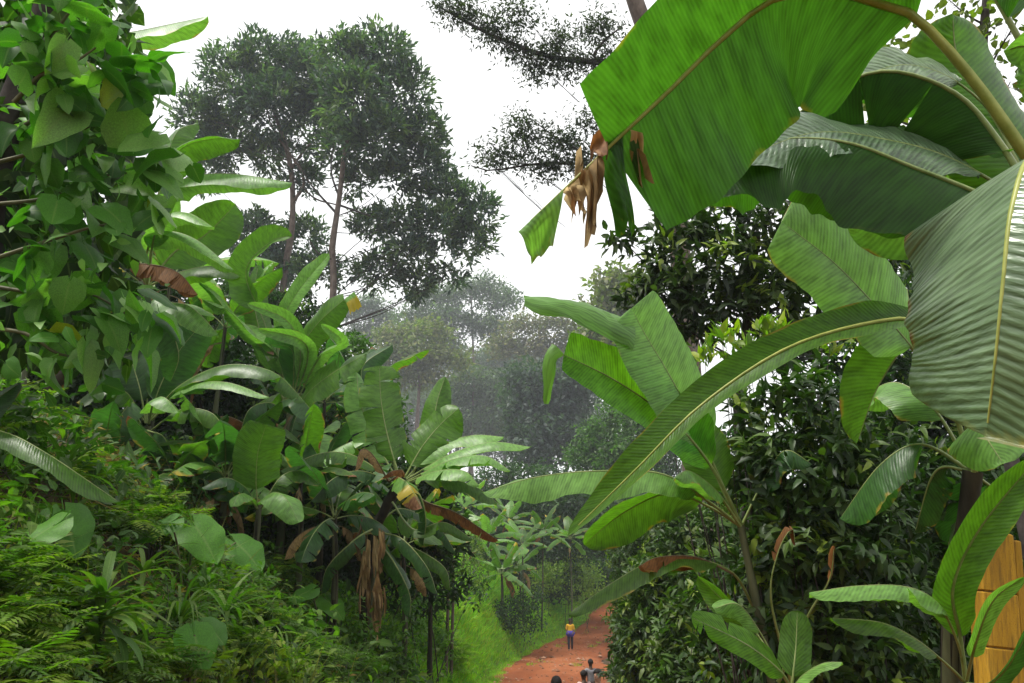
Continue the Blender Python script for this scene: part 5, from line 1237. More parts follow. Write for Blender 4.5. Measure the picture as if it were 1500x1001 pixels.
for k, (x, y, d, n_, L_, W_, lab, cols) in enumerate([(90, 700, 8.2, 26, .55, .05, "strap-leaved tuft under the long narrow leaf at the left", [(.05, .11, .035), (.07, .14, .04)]),
        (330, 900, 7.6, 24, .5, .045, "strap-leaved tuft between the arching grass and the light ferny bush", [(.06, .13, .04), (.09, .16, .05)]),
        (400, 780, 10.5, 22, .6, .06, "strap-leaved tuft above the taro with two big leaves", [(.045, .10, .035), (.06, .12, .035)]),
        (210, 840, 6.4, 22, .45, .04, "strap-leaved tuft just above the dracaena", [(.08, .15, .045), (.10, .17, .05)]),
        (560, 960, 10.5, 26, .55, .045, "strap-leaved tuft at the foot of the hanging rags", [(.045, .10, .03), (.06, .12, .035)])]):
    strap_plant("strap_leaf_tuft", lab, "plant", P(x, y, gd(x, y, .5)), n_, L_, W_, cols, 170 + k, emin=.2, emax=1.4, bend=1.3, group="strap-leaved tufts on the slope")

def taro(label, spots, seed, group="big-leaved taro plants on the slope"):
    r = np.random.default_rng(seed)
    spots = [(x_, y_, gd(x_, y_, .75), l_, g_) for x_, y_, _, l_, g_ in spots]
    a = P(*spots[0][:3])
    b = foot(a[0], a[1])
    t = thing("taro_plant", b, label, "plant", group)
    for (x, y, d, L, ang) in spots:
        p = P(x, y, d)
        tube(spline([b, b * .4 + p * .6 + [0, 0, .1], p], 8), np.linspace(.014, .008, 8), 5).build("stalk", M['vine_stem'], t, b)
        dd_ = np.array([math.cos(ang), -.55, math.sin(ang) - .25])
        leaf_object("heart_big", [(.055, .17, .025), (.07, .20, .03), (.045, .14, .022)][int(r.integers(0, 3))], 'leafy', t, p, dd_, np.array([.1, -.55, 1.0]), L)
    return t
taro("taro plant with two big leaves side by side on the slope", [(285, 770, 7.4, .50, -.5), (345, 795, 7.2, .55, -.3), (250, 765, 7.6, .35, 3.4)], 75)
taro("taro plant right of the one with two big leaves", [(480, 880, 8.6, .42, -.4), (455, 865, 8.8, .36, 3.3)], 76)
taro("taro plant below the tuft of arching grass", [(285, 930, 6.2, .26, -.9), (300, 915, 6.3, .22, -.2)], 77)
taro("taro plant at the left, above the fern bush", [(95, 755, 6.8, .34, -.7), (80, 770, 6.9, .3, 3.6)], 78)
taro("taro plant beside the hanging brown rags", [(520, 820, 11, .55, 3.5), (560, 840, 10.8, .5, -.5), (500, 800, 11.2, .5, -.9)], 79)

def slope_shrub(label, items, cols, seed, size=.09, aspect=.5, tufts=170, per=9, pick=0, mat='leafy', lift=.2, h=.5, **kw):
    cl = []
    for x_, y_, rx_, ry_ in items:
        d_ = gd(x_, y_, h)
        cl.append((P(x_, y_, d_), (rx_ * d_ / FPX, rx_ * d_ / FPX, ry_ * d_ / FPX)))
    b_ = np.mean([c_[0] for c_ in cl], 0)
    return shrub("slope_shrub", label, "shrub", foot(b_[0], b_[1]), cl, dict(tufts=tufts, per=per, size=size, aspect=aspect, out=.6, focus=.5, lift=lift, droop=.25, scatter=.7, shell=.4, up=.5, cols=cols, shape='leaf', bend=.2, fold=.2, **kw), pick=pick, group="leafy shrubs on the left slope", leafmat=mat, seed=seed, stems=3, stem_r=.008, skirt=0)
LG1 = [(.075, .16, .035), (.10, .19, .045), (.05, .12, .03)]; LG2 = [(.12, .19, .035), (.16, .22, .04), (.08, .15, .03)]; LG3 = [(.04, .10, .03), (.055, .12, .035), (.03, .075, .025)]
slope_shrub("leafy shrub right of the two big taro leaves", [(455, 790, 44, 40), (420, 815, 36, 30), (490, 830, 40, 36)], LG2, 401, .12)
slope_shrub("broad-leaved dark shrub at the foot of the small bright banana", [(400, 790, 50, 30), (350, 760, 44, 26), (440, 760, 40, 30)], LG3, 402, .17, tufts=110, pick=60)
slope_shrub("shrub below the leaning banana, left of the rags", [(490, 900, 46, 44), (450, 930, 40, 40), (520, 950, 40, 40)], LG1, 403, .13)
slope_shrub("small-leaved shrub at the bottom edge, middle of the slope", [(370, 970, 54, 40), (310, 985, 46, 30), (430, 985, 44, 30)], LG2, 404, .07, tufts=300)
slope_shrub("light shrub between the dracaena and the arching grass", [(215, 905, 34, 34), (240, 860, 30, 26)], LG1, 405, .08, tufts=260)
slope_shrub("dark shrub behind the dracaena", [(110, 820, 44, 36), (60, 800, 40, 34), (160, 800, 36, 28)], LG3, 406, .10, tufts=200)
slope_shrub("shrub at the left edge under the long narrow leaf", [(20, 735, 44, 36), (60, 760, 36, 28), (-10, 780, 40, 36)], LG1, 407, .10, tufts=200)
slope_shrub("dark broad-leaved shrub at the crest below the fan-shaped banana", [(200, 700, 50, 30), (140, 690, 44, 28), (260, 720, 44, 26)], LG3, 408, .17, tufts=100)
slope_shrub("shrub at the left edge under the creeper", [(30, 620, 60, 46), (100, 650, 50, 36), (-10, 660, 50, 40)], LG3, 409, .14, tufts=130)
slope_shrub("leafy shrub at the bottom edge under the brown rags", [(560, 960, 36, 36), (590, 985, 30, 24), (540, 990, 36, 20)], LG3, 410, .13, tufts=150)
slope_shrub("yellowish shrub near the bottom edge, right of the ferny bush", [(140, 965, 36, 34), (180, 985, 36, 26)], LG2, 411, .06, tufts=360)
slope_shrub("shrub between the taro leaves and the arching grass", [(330, 855, 44, 30), (290, 850, 34, 24), (380, 860, 34, 28)], LG1, 412, .09, tufts=220)

slope_shrub("dark leafy shrub between the brown rags and the verge grass", [(605, 870, 38, 44), (635, 885, 32, 36), (585, 905, 36, 40), (650, 850, 28, 36)], LG3, 413, .14, tufts=150, h=.9)
slope_shrub("dark leafy shrub under the small bright banana", [(330, 740, 50, 30), (300, 710, 44, 30), (470, 745, 40, 30)], LG3, 414, .17, tufts=110, h=.5)
slope_shrub("broad-leaved shrub behind the brown rags", [(500, 770, 36, 40), (520, 840, 34, 40), (470, 700, 34, 34)], LG3, 415, .18, tufts=110, h=.9)

slope_shrub("leafy shrub at the bottom, between rags and verge grass", [(600, 930, 36, 44), (640, 950, 28, 34), (570, 945, 36, 40), (625, 900, 30, 36)], LG1, 416, .13, tufts=170, h=.6)
slope_shrub("small-leaved shrub growing through the ferny bush in the lower left corner", [(40, 890, 44, 40), (90, 950, 40, 36), (20, 960, 40, 36), (110, 870, 30, 30)], LG2, 417, .05, tufts=420, h=.5)

FG = [(.085, .15, .028), (.065, .125, .028), (.12, .175, .032), (.045, .095, .026)]
def fern_bush(label, items, seed, n=110, L=.26, cols=FG, group="ferny bushes on the slope"):
    r = np.random.default_rng(seed)
    cl = clus([(x_, y_, gd(x_, y_, .42), p_, q_) for x_, y_, _, p_, q_ in items])
    b = np.mean([c_[0] for c_ in cl], 0); b = foot(b[0], b[1])
    t = thing("fern_bush", b, label, "fern", group)
    sg, g = Geo(), Geo()
    for c_, rad in cl:
        pts, out = ellipsoid_points(r, n, c_, rad, .45, .5)
        cc = np.array(cols)[r.integers(0, len(cols), n)] * r.uniform(.7, 1.2, (n, 1))
        fronds(g, pts, r.uniform(0, 6.28, n), L * r.uniform(.7, 1.2, n), cc, r, r.uniform(-.2, .7, n), r.uniform(.2, 1.0, n), 9, .36, .13)
        for q in range(5):
            e = pts[q]
            tube(spline([b, b * .5 + e * .5 + r.normal(size=3) * .06, e], 6), np.linspace(.012, .004, 6), 4, sg)
    sg.build("stem", M['bark_dark'], t, b)
    g.build("frond", M['grassy'], t, b)["kind"] = "stuff"
    return t
fern_bush("yellow-green ferny bush filling the lower left corner", [(30, 840, 4.6, 60, 44), (100, 820, 4.9, 50, 36), (20, 930, 4.3, 60, 50), (80, 900, 4.6, 50, 44), (40, 990, 4.2, 70, 40), (-20, 860, 4.5, 50, 60)], 81, 75, .22)
fern_bush("ferny bush on the bare patch above the taro leaves", [(225, 752, 8, 40, 24), (190, 770, 7.8, 40, 20), (260, 775, 7.6, 36, 20)], 82, 70, .3)
fern_bush("light ferny bush right of the arching grass", [(370, 900, 7.4, 40, 34), (400, 930, 7.2, 40, 34), (350, 950, 7.0, 50, 34)], 83, 90, .28)
fern_bush("ferny bush at the bottom edge below the dracaena", [(220, 980, 5.4, 60, 30), (270, 960, 5.8, 50, 30), (160, 995, 5.0, 50, 24)], 84, 90, .24)
fern_bush("ferny bush high on the slope, right of the taro leaves", [(440, 810, 10.4, 40, 30), (420, 845, 10, 40, 26), (475, 830, 10.6, 30, 26)], 85, 80, .34, cols=FG[:3])
fern_bush("ferny bush at the bottom edge near the hanging rags", [(470, 970, 9.2, 50, 34), (520, 985, 9.4, 44, 26), (430, 960, 8.8, 40, 30)], 86, 80, .3, cols=[(.06, .12, .03), (.045, .09, .025)])
fern_bush("bright ferny bush hugging the grass verge", [(640, 940, 19, 40, 24), (665, 965, 19, 36, 22), (620, 915, 19.5, 30, 22)], 87, 120, .45, cols=[(.15, .26, .03), (.19, .30, .035), (.11, .21, .03)])

# undergrowth nobody could count
r = np.random.default_rng(91)
def scatter(n, x0, x1, y0, y1, power=1.6):
    y = y0 + (y1 - y0) * r.uniform(size=n) ** power
    x = x0 + (x1 - x0) * r.uniform(size=n)
    x = x * np.interp(y, [3, 12, 40], [.55, 1, 1.4]) + np.minimum(road_x(y), 8)
    z = ground_z(x, y)
    p = np.stack([x, y, z], 1)
    return p[visible(p)]
def clumpy(p, s, lo, seed):
    v = np.sin(p[:, 0] * 1.9 * s + seed) * np.sin(p[:, 1] * 1.3 * s + 2 * seed) + .6 * np.sin(p[:, 0] * 4.1 * s - p[:, 1] * 2.3 * s + seed * 3)
    return v > lo
def slope_ok(p, y0=16):
    sl_ = road_x(p[:, 1]) - verge(p[:, 1]) - p[:, 0]
    bare = (np.abs(p[:, 0] + 6.0) < 1.9) & (np.abs(p[:, 1] - 11.3) < 2.6)
    return p[(sl_ > .1) & ((p[:, 1] < y0) | (sl_ > 2.0)) & (~bare | (r.uniform(size=len(p)) < .15))]
g = Geo()
p = slope_ok(scatter(7000, -1.0, -9, 2.5, 34)); p = p[clumpy(p, 1, .1, 1.0)]
patch = np.sin(p[:, 0] * .9 + 1) * np.sin(p[:, 1] * .7)
cc = np.where((patch > .1)[:, None], np.array([(.11, .17, .03)]), np.array([(.05, .10, .028)])) * r.uniform(.6, 1.35, (len(p), 1))
fronds(g, p + np.stack([0 * p[:, 0], 0 * p[:, 0], r.uniform(.02, .3, len(p))], 1), r.uniform(0, 6.28, len(p)), r.uniform(.2, .5, len(p)), cc, r, r.uniform(.2, 1.3, len(p)), r.uniform(.4, 1.6, len(p)), 9, .30, .14)
tag(g.build("fern_undergrowth", M['grassy']), "dense low ferns covering the left slope", "ferns", kind="stuff")
g = Geo()
for cnt, k, sp_, hz_, l0, l1, asp, lo, sd2, cols in [
    (12000, 5, .14, .16, .05, .13, .55, -.3, 2.0, [(.045, .095, .026), (.07, .13, .035), (.03, .065, .022)]),
    (5000, 7, .16, .34, .09, .20, .42, .25, 3.0, [(.05, .11, .03), (.035, .08, .025), (.10, .17, .04)]),
    (2600, 7, .20, .50, .16, .30, .48, .45, 4.0, [(.06, .13, .03), (.045, .10, .025), (.12, .19, .05)])]:
    p = slope_ok(scatter(cnt, -1.0, -10, 2.5, 40)); p = p[clumpy(p, 1.3, lo, sd2) & (p[:, 1] > 14 * l0 / .09 * .45)]
    pp = np.repeat(p, k, 0) + r.normal(size=(len(p) * k, 3)) * [sp_, sp_, hz_ * .5] + [0, 0, hz_]
    n = len(pp)
    ll = r.uniform(l0, l1, n)
    cc = np.array(cols)[r.integers(0, len(cols), len(p))]
    cards(g, pp, r.normal(size=(n, 3)) * [1, 1, .4] + [0, -.2, -.25], r.normal(size=(n, 3)) * .4 + [0, -.25, 1], ll, ll * asp, np.repeat(cc, k, 0) * r.uniform(.7, 1.3, (n, 1)), "leaf", .2, .2)
p = slope_ok(scatter(9000, -1.0, -9, 2.5, 20)); p = p[clumpy(p, 1.1, .5, 5.5)]
n = len(p)
cards(g, p, r.normal(size=(n, 3)) * .55 + [0, 0, 1], r.normal(size=(n, 3)), r.uniform(.3, .8, n), r.uniform(.012, .03, n), np.array([(.10, .17, .05), (.07, .13, .04), (.20, .19, .09)])[r.integers(0, 3, n)], "blade", 0, .5)
tag(g.build("herb_undergrowth", M['leafy']), "herbs, seedlings and grass blades between the ferns", "herbs", kind="stuff")
g = Geo()
p = np.concatenate([scatter(80000, -1.3, -4.4, 15, 66, 1.3), scatter(14000, 2.1, 4.0, 14, 66, .9)])
far = scatter(26000, -6, 12, 58, 78, 1.0)
p = np.concatenate([p, far[far[:, 1] > 61 + .0 * far[:, 0]]])
dr_ = np.abs(p[:, 0] - road_x(np.minimum(p[:, 1], 75)) + .25 * np.sin(p[:, 1] * .8) + .15 * np.sin(p[:, 1] * 2.3))
onroad = dr_ < 1.45 + .5 * r.uniform(size=len(p))
p = p[~onroad | (p[:, 1] > 66)]
mid = scatter(9000, -.9, .9, 24, 60, 1.0)
mid = mid[(np.sin(mid[:, 1] * .55) + .5 * np.sin(mid[:, 1] * 1.7 + mid[:, 0] * 3) > .75)]
p = np.concatenate([p, mid])
n = len(p)
cc = np.array([(.15, .34, .03), (.20, .40, .035), (.10, .26, .025), (.26, .31, .05)])[r.integers(0, 4, n)] * r.uniform(.7, 1.2, (n, 1))
hgt = np.interp(np.abs(p[:, 0] - road_x(np.minimum(p[:, 1], 75))), [0, 1.9, 2.6, 4], [.06, .12, .34, .55]) * r.uniform(.6, 1.3, n)
cards(g, p - [0, 0, .02], r.normal(size=(n, 3)) * .4 + [0, 0, 1], r.normal(size=(n, 3)) + [0, -.6, .2], hgt, .012 + .05 * hgt, cc, "blade", 0, .4)
tag(g.build("verge_grass", M['grassy']), "bright grass along both sides of the red track", "grass", kind="stuff")
g = Geo()
p = scatter(1500, -3, -9, 4, 20)
more = np.stack([-6.3 + r.normal(size=1300) * 1.2, 11.5 + r.normal(size=1300) * 1.4, np.zeros(1300)], 1); more[:, 2] = ground_z(more[:, 0], more[:, 1])
p = np.concatenate([p, more])
for q in p:
    a = r.uniform(0, 6.28); l = r.uniform(.15, .7)
    d = np.array([math.cos(a), math.sin(a), r.uniform(-.3, .6)]) * l
    d[2] += (float(ground_z(q[0] + d[0], q[1] + d[1])) - q[2]) * .6
    tube(np.array([q + [0, 0, .05], q + d * .5 + [0, 0, .07 + r.uniform(0, .08)], q + d + [0, 0, .05]]), [.006, .005, .003], 3, g, np.array([.26, .19, .11]) * r.uniform(.5, 1.3))
n = 3500
i = r.integers(0, len(p), n)
cards(g, p[i] + r.normal(size=(n, 3)) * [.2, .2, .02] + [0, 0, .05], r.normal(size=(n, 3)) * [1, 1, .25], [[0, -.3, 1.0]], r.uniform(.08, .22, n), r.uniform(.02, .07, n), np.array([(.22, .14, .07), (.14, .08, .04), (.30, .22, .12)])[r.integers(0, 3, n)], "quad", .2, .1)
tag(g.build("dry_litter", M['leafy']), "dry twigs and brown leaf litter on the bare patch of slope", "leaf litter", kind="stuff")

g = Geo()
n = 900
ys = r.uniform(14, 66, n); xs = road_x(ys) + r.normal(size=n) * 1.2
xs = np.where(np.abs(xs - road_x(ys)) > 2.1, road_x(ys) + np.sign(xs - road_x(ys)) * r.uniform(1.5, 2.1, n), xs)
oc = np.array([(1, 0, 0), (0, 1, 0), (-1, 0, 0), (0, -1, 0), (0, 0, 1), (0, 0, -.6)], float)
of = np.array([(0, 1, 4), (1, 2, 4), (2, 3, 4), (3, 0, 4), (1, 0, 5), (2, 1, 5), (3, 2, 5), (0, 3, 5)])
for x_, y_ in zip(xs, ys):
    s_ = r.uniform(.02, .07) * (1 + 1.5 * (r.uniform() < .06))
    g.add(oc * s_ * r.uniform(.6, 1.3, (6, 3)) * [1, 1, .6] + [x_, y_, float(ground_z(road_x(y_), y_)) + .03 + s_ * .1], of, None, np.array([(.22, .10, .055), (.30, .17, .11), (.14, .07, .04)])[int(r.integers(0, 3))])
tag(g.build("road_stones", M['stone'], smooth=False), "small stones and clods scattered over the red track", "stones", kind="stuff")

# ------------------------------------------------------------------ yellow post at the right edge
def post_mat():
    m, N, L = nt("yellow_timber")
    tc = N.new("ShaderNodeTexCoord"); mp = N.new("ShaderNodeMapping"); mp.inputs["Scale"].default_value = (1, 1, .12); L.new(tc.outputs["Object"], mp.inputs[0])
    n = noise(N, L, 9, 6, mp.outputs[0]); n2 = noise(N, L, 45, 4)
    c_ = ramp(N, L, n, [(.28, (.17, .085, .012)), (.5, (.40, .215, .016)), (.75, (.52, .30, .03))])
    c_ = mixc(N, L, ramp(N, L, n2, [(.58, 0.0), (.70, .85)]), c_, (.07, .035, .012))
    n3 = noise(N, L, 3, 5, mp.outputs[0]); c_ = mixc(N, L, ramp(N, L, n3, [(.5, 0.0), (.68, .7)]), c_, (.11, .085, .03))
    gr = noise(N, L, 60, 4, mp.outputs[0]); c_ = mixc(N, L, ramp(N, L, gr, [(.35, .55), (.5, 0.0)]), c_, (.13, .07, .015))
    finish(N, L, c_, .75, .25, bump=gr, bstr=.6, bdist=.01)
    return m
M['post'] = post_mat()
M['post_gap'] = solid_mat("post_joint", (.02, .012, .008), (.05, .03, .015))
def box(g, lo, hi, bev=.004):
    lo, hi = np.array(lo, float), np.array(hi, float)
    x0_, y0_, z0_ = lo; x1_, y1_, z1_ = hi; b_ = bev
    ring = lambda x0, y0, x1, y1, z: [(x0 + b_, y0, z), (x1 - b_, y0, z), (x1, y0 + b_, z), (x1, y1 - b_, z), (x1 - b_, y1, z), (x0 + b_, y1, z), (x0, y1 - b_, z), (x0, y0 + b_, z)]
    V = ring(x0_ + b_, y0_ + b_, x1_ - b_, y1_ - b_, z0_) + ring(x0_, y0_, x1_, y1_, z0_ + b_) + ring(x0_, y0_, x1_, y1_, z1_ - b_) + ring(x0_ + b_, y0_ + b_, x1_ - b_, y1_ - b_, z1_)
    F = [(k * 8 + q, k * 8 + (q + 1) % 8, k * 8 + 8 + (q + 1) % 8, k * 8 + 8 + q) for k in range(3) for q in range(8)]
    F += [(24, 25, 26, 31), (26, 27, 30, 31), (27, 28, 29, 30), (1, 0, 7, 2), (2, 7, 6, 3), (3, 6, 5, 4)]
    g.add(V, F)
pc = P(1446, 900, 4.2)
pf = foot(pc[0], pc[1])
post = thing("yellow_post", pf + [-.17, 0, 0], "weathered yellow timber post with dark cracks at the right edge", "post")
post.rotation_euler = (0, math.radians(6), 0)
hw_ = 26 * 4.2 / FPX
zc = [pf[2] - .2, P(1448, 945, 4.2)[2], P(1448, 865, 4.2)[2], P(1448, 775, 4.2)[2]]
for q in range(3):
    gq = Geo(); box(gq, (-hw_, -.07, zc[q] - pf[2] + .0015), (hw_, .07, zc[q + 1] - pf[2] - .0015), .008)
    gq.build("post_section", M['post'], post, smooth=False)
gq = Geo(); box(gq, (-hw_ + .008, -.062, -.2), (hw_ - .008, .062, zc[3] - pf[2] - .01)); gq.build("post_core", M['post_gap'], post, smooth=False)
gq = Geo(); box(gq, (hw_ + .006, -.05, -.2), (hw_ + .05, .05, zc[3] - pf[2] - .03), .006); gq.build("side_batten", M['post'], post, smooth=False)

# ------------------------------------------------------------------ people on the track
def cloth_mat(name, a, b): return solid_mat(name, a, b, 20, .8, .2, .1, .004)
M['skin_dark'] = solid_mat("skin_dark", (.075, .036, .020), (.10, .05, .028), 30, .5, .4, .02, .002)
M['skin_light'] = solid_mat("skin_light", (.50, .27, .18), (.58, .33, .23), 30, .5, .4, .02, .002)
M['hair'] = solid_mat("hair_black", (.008, .007, .007), (.022, .018, .016), 60, .75, .3, .8, .01)
M['cloth_yellow'] = cloth_mat("cloth_yellow", (.62, .33, .02), (.75, .45, .04))
M['cloth_blue'] = cloth_mat("cloth_blue", (.035, .03, .22), (.09, .07, .36))
M['cloth_dark'] = cloth_mat("cloth_dark", (.014, .016, .028), (.03, .032, .05))
M['cloth_white'] = cloth_mat("cloth_white", (.62, .60, .57), (.78, .76, .74))
M['cloth_pink'] = cloth_mat("cloth_pink", (.55, .38, .36), (.66, .48, .45))
M['cloth_grey'] = cloth_mat("cloth_grey", (.20, .20, .22), (.28, .28, .30))

def skin_mesh(name, J, E, R, mat, parent, root, sub=2):
    me = bpy.data.meshes.new(name)
    keys = list(J)
    me.from_pydata([tuple(J[k_]) for k_ in keys], [(keys.index(a), keys.index(b_)) for a, b_ in E], [])
    me.materials.append(mat)
    ob = bpy.data.objects.new(name, me); COL.objects.link(ob); ob.parent = parent
    md = ob.modifiers.new("skin", 'SKIN'); md.use_smooth_shade = True
    for i_, k_ in enumerate(keys):
        rr_ = R[k_]
        me.skin_vertices[0].data[i_].radius = rr_ if isinstance(rr_, tuple) else (rr_, rr_)
        me.skin_vertices[0].data[i_].use_root = (k_ == root)
    s_ = ob.modifiers.new("smooth", 'SUBSURF'); s_.levels = sub; s_.render_levels = sub
    return ob

def person(label, base, H, yaw, skin, top, legs, seed=0, stride=.16, arm_in=0.0, bundle=None, long_hair=False, head_tilt=0.0):
    """standing or walking figure; local frame: +y is where the person faces"""
    t = thing("person", base, label, "person", None)
    t.rotation_euler = (0, 0, yaw)
    s = H / 1.70
    J, R = {}, {}
    def j(k_, x, y, z, r_): J[k_] = (x * s, y * s, z * s); R[k_] = tuple(q * s for q in r_) if isinstance(r_, tuple) else r_ * s
    j('pelvis', 0, 0, .93, (.14, .10)); j('waist', 0, 0, 1.06, (.125, .09)); j('chest', 0, .01, 1.25, (.15, .105)); j('neckb', 0, 0, 1.42, (.085, .07)); j('neck', 0, .012, 1.475, .058)
    j('jaw', 0, .03, 1.535, (.072, .085)); j('skull', 0, .02 + head_tilt, 1.62, (.084, .10)); j('top', 0, .01 + head_tilt, 1.68, (.05, .06))
    for q, n_ in ((1, 'r'), (-1, 'l')):
        st = stride * q
        j('sh' + n_, .17 * q, 0, 1.395, .056); j('el' + n_, (.235 - .03 * arm_in) * q, -.03 - .05 * st + .02 * arm_in, 1.10, .042)
        j('wr' + n_, (.25 - .13 * arm_in) * q, .07 - .35 * st + .20 * arm_in, .88 + .14 * arm_in, .030); j('pa' + n_, (.25 - .16 * arm_in) * q, .10 - .38 * st + .22 * arm_in, .80 + .18 * arm_in, (.036, .018))
        for f_ in range(4):
            j('f%d%s' % (f_, n_), (.25 - .19 * arm_in) * q + (f_ - 1.5) * .012, .115 - .40 * st + .23 * arm_in + (f_ - 1.5) * .018, .725 + .005 * abs(f_ - 1) + .2 * arm_in, .009)
        j('th' + n_, (.215 - .16 * arm_in) * q, .15 - .38 * st + .2 * arm_in, .78 + .18 * arm_in, .010)
        j('hip' + n_, .09 * q, 0, .87, .09); j('kn' + n_, .10 * q, st * .55 + .03, .48, .056); j('an' + n_, .10 * q, st - .03, .085, .038); j('to' + n_, .11 * q, st + .12, .035, (.04, .028))
    E = [('pelvis', 'waist'), ('waist', 'chest'), ('chest', 'neckb'), ('neckb', 'neck'), ('neck', 'jaw'), ('jaw', 'skull'), ('skull', 'top')]
    for n_ in 'rl':
        E += [('chest', 'sh' + n_), ('sh' + n_, 'el' + n_), ('el' + n_, 'wr' + n_), ('wr' + n_, 'pa' + n_), ('pelvis', 'hip' + n_), ('hip' + n_, 'kn' + n_), ('kn' + n_, 'an' + n_), ('an' + n_, 'to' + n_), ('pa' + n_, 'th' + n_)] + [('pa' + n_, 'f%d%s' % (f_, n_)) for f_ in range(4)]
    body = skin_mesh("body", J, E, R, M[skin], t, 'pelvis')
    def grow(keys, add): return {k_: J[k_] for k_ in keys}, {k_: (tuple(q + add * s for q in R[k_]) if isinstance(R[k_], tuple) else R[k_] + add * s) for k_ in keys}
    ks = ['waist', 'chest', 'neckb', 'shr', 'shl', 'elr', 'ell', 'pelvis']
    Jt, Rt = grow(ks, .018)
    skin_mesh("shirt", Jt, [('pelvis', 'waist'), ('waist', 'chest'), ('chest', 'neckb'), ('chest', 'shr'), ('chest', 'shl'), ('shr', 'elr'), ('shl', 'ell')], Rt, M[top], t, 'pelvis')
    ks = ['pelvis', 'hipr', 'hipl', 'knr', 'knl', 'anr', 'anl']
    Jt, Rt = grow(ks, .016)
    skin_mesh("trousers", Jt, [('pelvis', 'hipr'), ('pelvis', 'hipl'), ('hipr', 'knr'), ('hipl', 'knl'), ('knr', 'anr'), ('knl', 'anl')], Rt, M[legs], t, 'pelvis')
    # hair cap, face features
    hc = np.array(J['skull']) + [0, -.012 * s, .012 * s]
    th_ = np.linspace(0, math.pi * .62, 9)[:, None]; ph_ = np.linspace(0, 2 * math.pi, 20, endpoint=False)[None]
    front = np.clip(np.sin(ph_), 0, 1)
    th2 = th_ * (1 - .42 * front)
    rr_ = np.random.default_rng(seed)
    puff = 1.0 + .06 * rr_.normal(size=(9, 20)) * .5
    V = hc + s * np.stack([.098 * np.sin(th2) * np.cos(ph_) * puff, .118 * np.sin(th2) * np.sin(ph_) * puff, .112 * np.cos(th2) * puff], -1)
    i_, j_ = np.meshgrid(np.arange(8), np.arange(20), indexing='ij')
    F = np.stack([i_ * 20 + j_, (i_ + 1) * 20 + j_, (i_ + 1) * 20 + (j_ + 1) % 20, i_ * 20 + (j_ + 1) % 20], -1).reshape(-1, 4)
    make("hair", V.reshape(-1, 3), F, M['hair'], t)
    for q in (-1, 1):
        e = Geo(); tube(np.array([[.033 * q, .105, 1.607], [.033 * q, .113, 1.607]]) * s, [.010 * s, .004 * s], 6, e).build("eye", M['hair'], body)
        e = Geo(); tube(np.array([[.080 * q, .0, 1.585], [.090 * q, -.01, 1.61], [.082 * q, -.005, 1.63]]) * s, [.008 * s, .014 * s, .008 * s], 6, e).build("ear", M[skin], body)
    e = Geo(); tube(np.array([[0, .108, 1.61], [0, .125, 1.578], [0, .115, 1.57]]) * s, [.006 * s, .013 * s, .010 * s], 6, e).build("nose", M[skin], body)
    e = Geo(); tube(np.array([[-.022, .104, 1.545], [0, .110, 1.543], [.022, .104, 1.545]]) * s, [.003 * s, .006 * s, .003 * s], 5, e).build("mouth", M['cloth_pink'] if skin == 'skin_light' else M['hair'], body)
    if bundle:
        a = np.linspace(0, 2 * math.pi, 14, endpoint=False)[None]; v = np.linspace(0, 1, 8)[:, None]
        rx_ = .16 + .09 * np.sin(v * math.pi) + .012 * np.sin(a * 5 + v * 7); ry2 = .11 + .07 * np.sin(v * math.pi) + .01 * np.cos(a * 4)
        V = s * np.stack([rx_ * np.cos(a), .07 + ry2 * np.sin(a), .76 + .32 * v + 0 * a], -1)
        i_, j_ = np.meshgrid(np.arange(7), np.arange(14), indexing='ij')
        F = np.stack([i_ * 14 + j_, i_ * 14 + (j_ + 1) % 14, (i_ + 1) * 14 + (j_ + 1) % 14, (i_ + 1) * 14 + j_], -1).reshape(-1, 4)
        make("waist_wrap", V.reshape(-1, 3), F, M[bundle], t)["label"] = "blue cloth bunched round the waist"
    return t

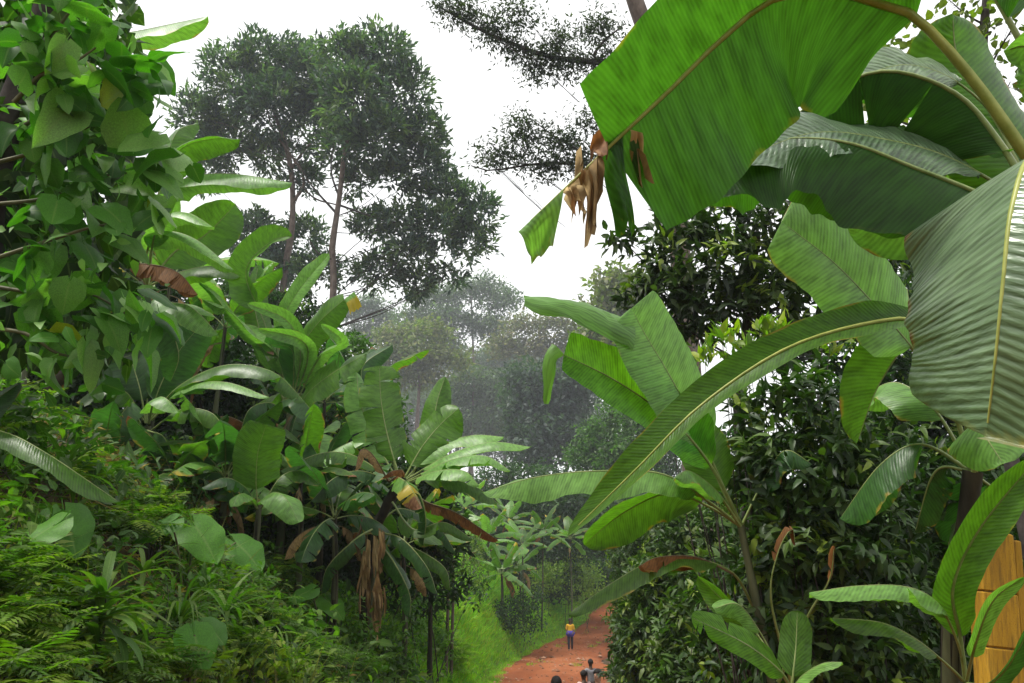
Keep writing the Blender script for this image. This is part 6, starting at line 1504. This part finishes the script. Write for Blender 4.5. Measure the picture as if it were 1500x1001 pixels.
def on_road(px, py_top, d, H):
    p_ = P(px, py_top, d)
    z_ = float(ground_z(p_[0], p_[1]))
    return np.array([p_[0], p_[1], z_ + .02])
w = P(836, 963, 42)
person("person in yellow top and blue waist wrap walking up the red track", [w[0], w[1], float(ground_z(road_x(w[1]), w[1])) + .01], 1.62, math.pi, 'skin_dark', 'cloth_yellow', 'cloth_dark', 1, .18, .8, 'cloth_blue')
GP = "people at the bottom edge"
def head_person(label, px, top, d, yaw, skin, cl, seed):
    p_ = P(px, top, d)
    gz = float(ground_z(road_x(p_[1]), p_[1]))
    H_ = float(np.clip((p_[2] - gz) / 1.06, 1.15, 1.85))
    o_ = person(label, [p_[0], p_[1], gz + .01], H_, yaw, skin, cl, 'cloth_dark', seed, .05, 0)
    o_["group"] = GP
    print("person", label[:30], "H", round(H_, 2), "ground", round(gz, 2), "top", round(float(p_[2]), 2))
head_person("person with black hair at the bottom edge, left of the others", 815, 986, 11.5, .2, 'skin_dark', 'cloth_grey', 2)
head_person("person with black hair, rear of the three heads together", 865, 965, 19, .1, 'skin_dark', 'cloth_grey', 3)
head_person("person in pinkish top, left of the three heads together", 855, 979, 15.5, .3, 'skin_dark', 'cloth_pink', 4)
head_person("fair-skinned person in white top, right of the three heads together", 876, 976, 13.5, 2.4, 'skin_light', 'cloth_white', 5)

# ------------------------------------------------------------------ damp air of the valley
bpy.context.view_layer.update()
top_z = max((o_.matrix_world @ Vector(c_)).z for o_ in bpy.data.objects if o_.type == 'MESH' for c_ in o_.bound_box)
print('TOP', top_z)
hz_lo, hz_hi = np.array([-720., -75., -4.0]), np.array([720., 1020., top_z + 2.0])
mh, N_, L_ = nt("damp_air")
out_ = N_.new("ShaderNodeOutputMaterial"); pv = N_.new("ShaderNodeVolumePrincipled")
pv.inputs["Color"].default_value = (.86, .92, 1.0, 1)
pv.inputs["Density"].default_value = .0007
pv.inputs["Anisotropy"].default_value = .2
L_.new(pv.outputs[0], out_.inputs["Volume"])
V = [(x, y, z) for x in (hz_lo[0], hz_hi[0]) for y in (hz_lo[1], hz_hi[1]) for z in (hz_lo[2], hz_hi[2])]
tag(make("haze", V, np.array([[0, 1, 3, 2], [4, 6, 7, 5], [0, 4, 5, 1], [2, 3, 7, 6], [0, 2, 6, 4], [1, 5, 7, 3]]), mh, smooth=False), "pale damp haze filling the valley", "haze", kind="stuff")
print("OBJECTS", len(bpy.data.objects), "TRIS", sum(len(o_.data.polygons) for o_ in bpy.data.objects if o_.type == 'MESH'))
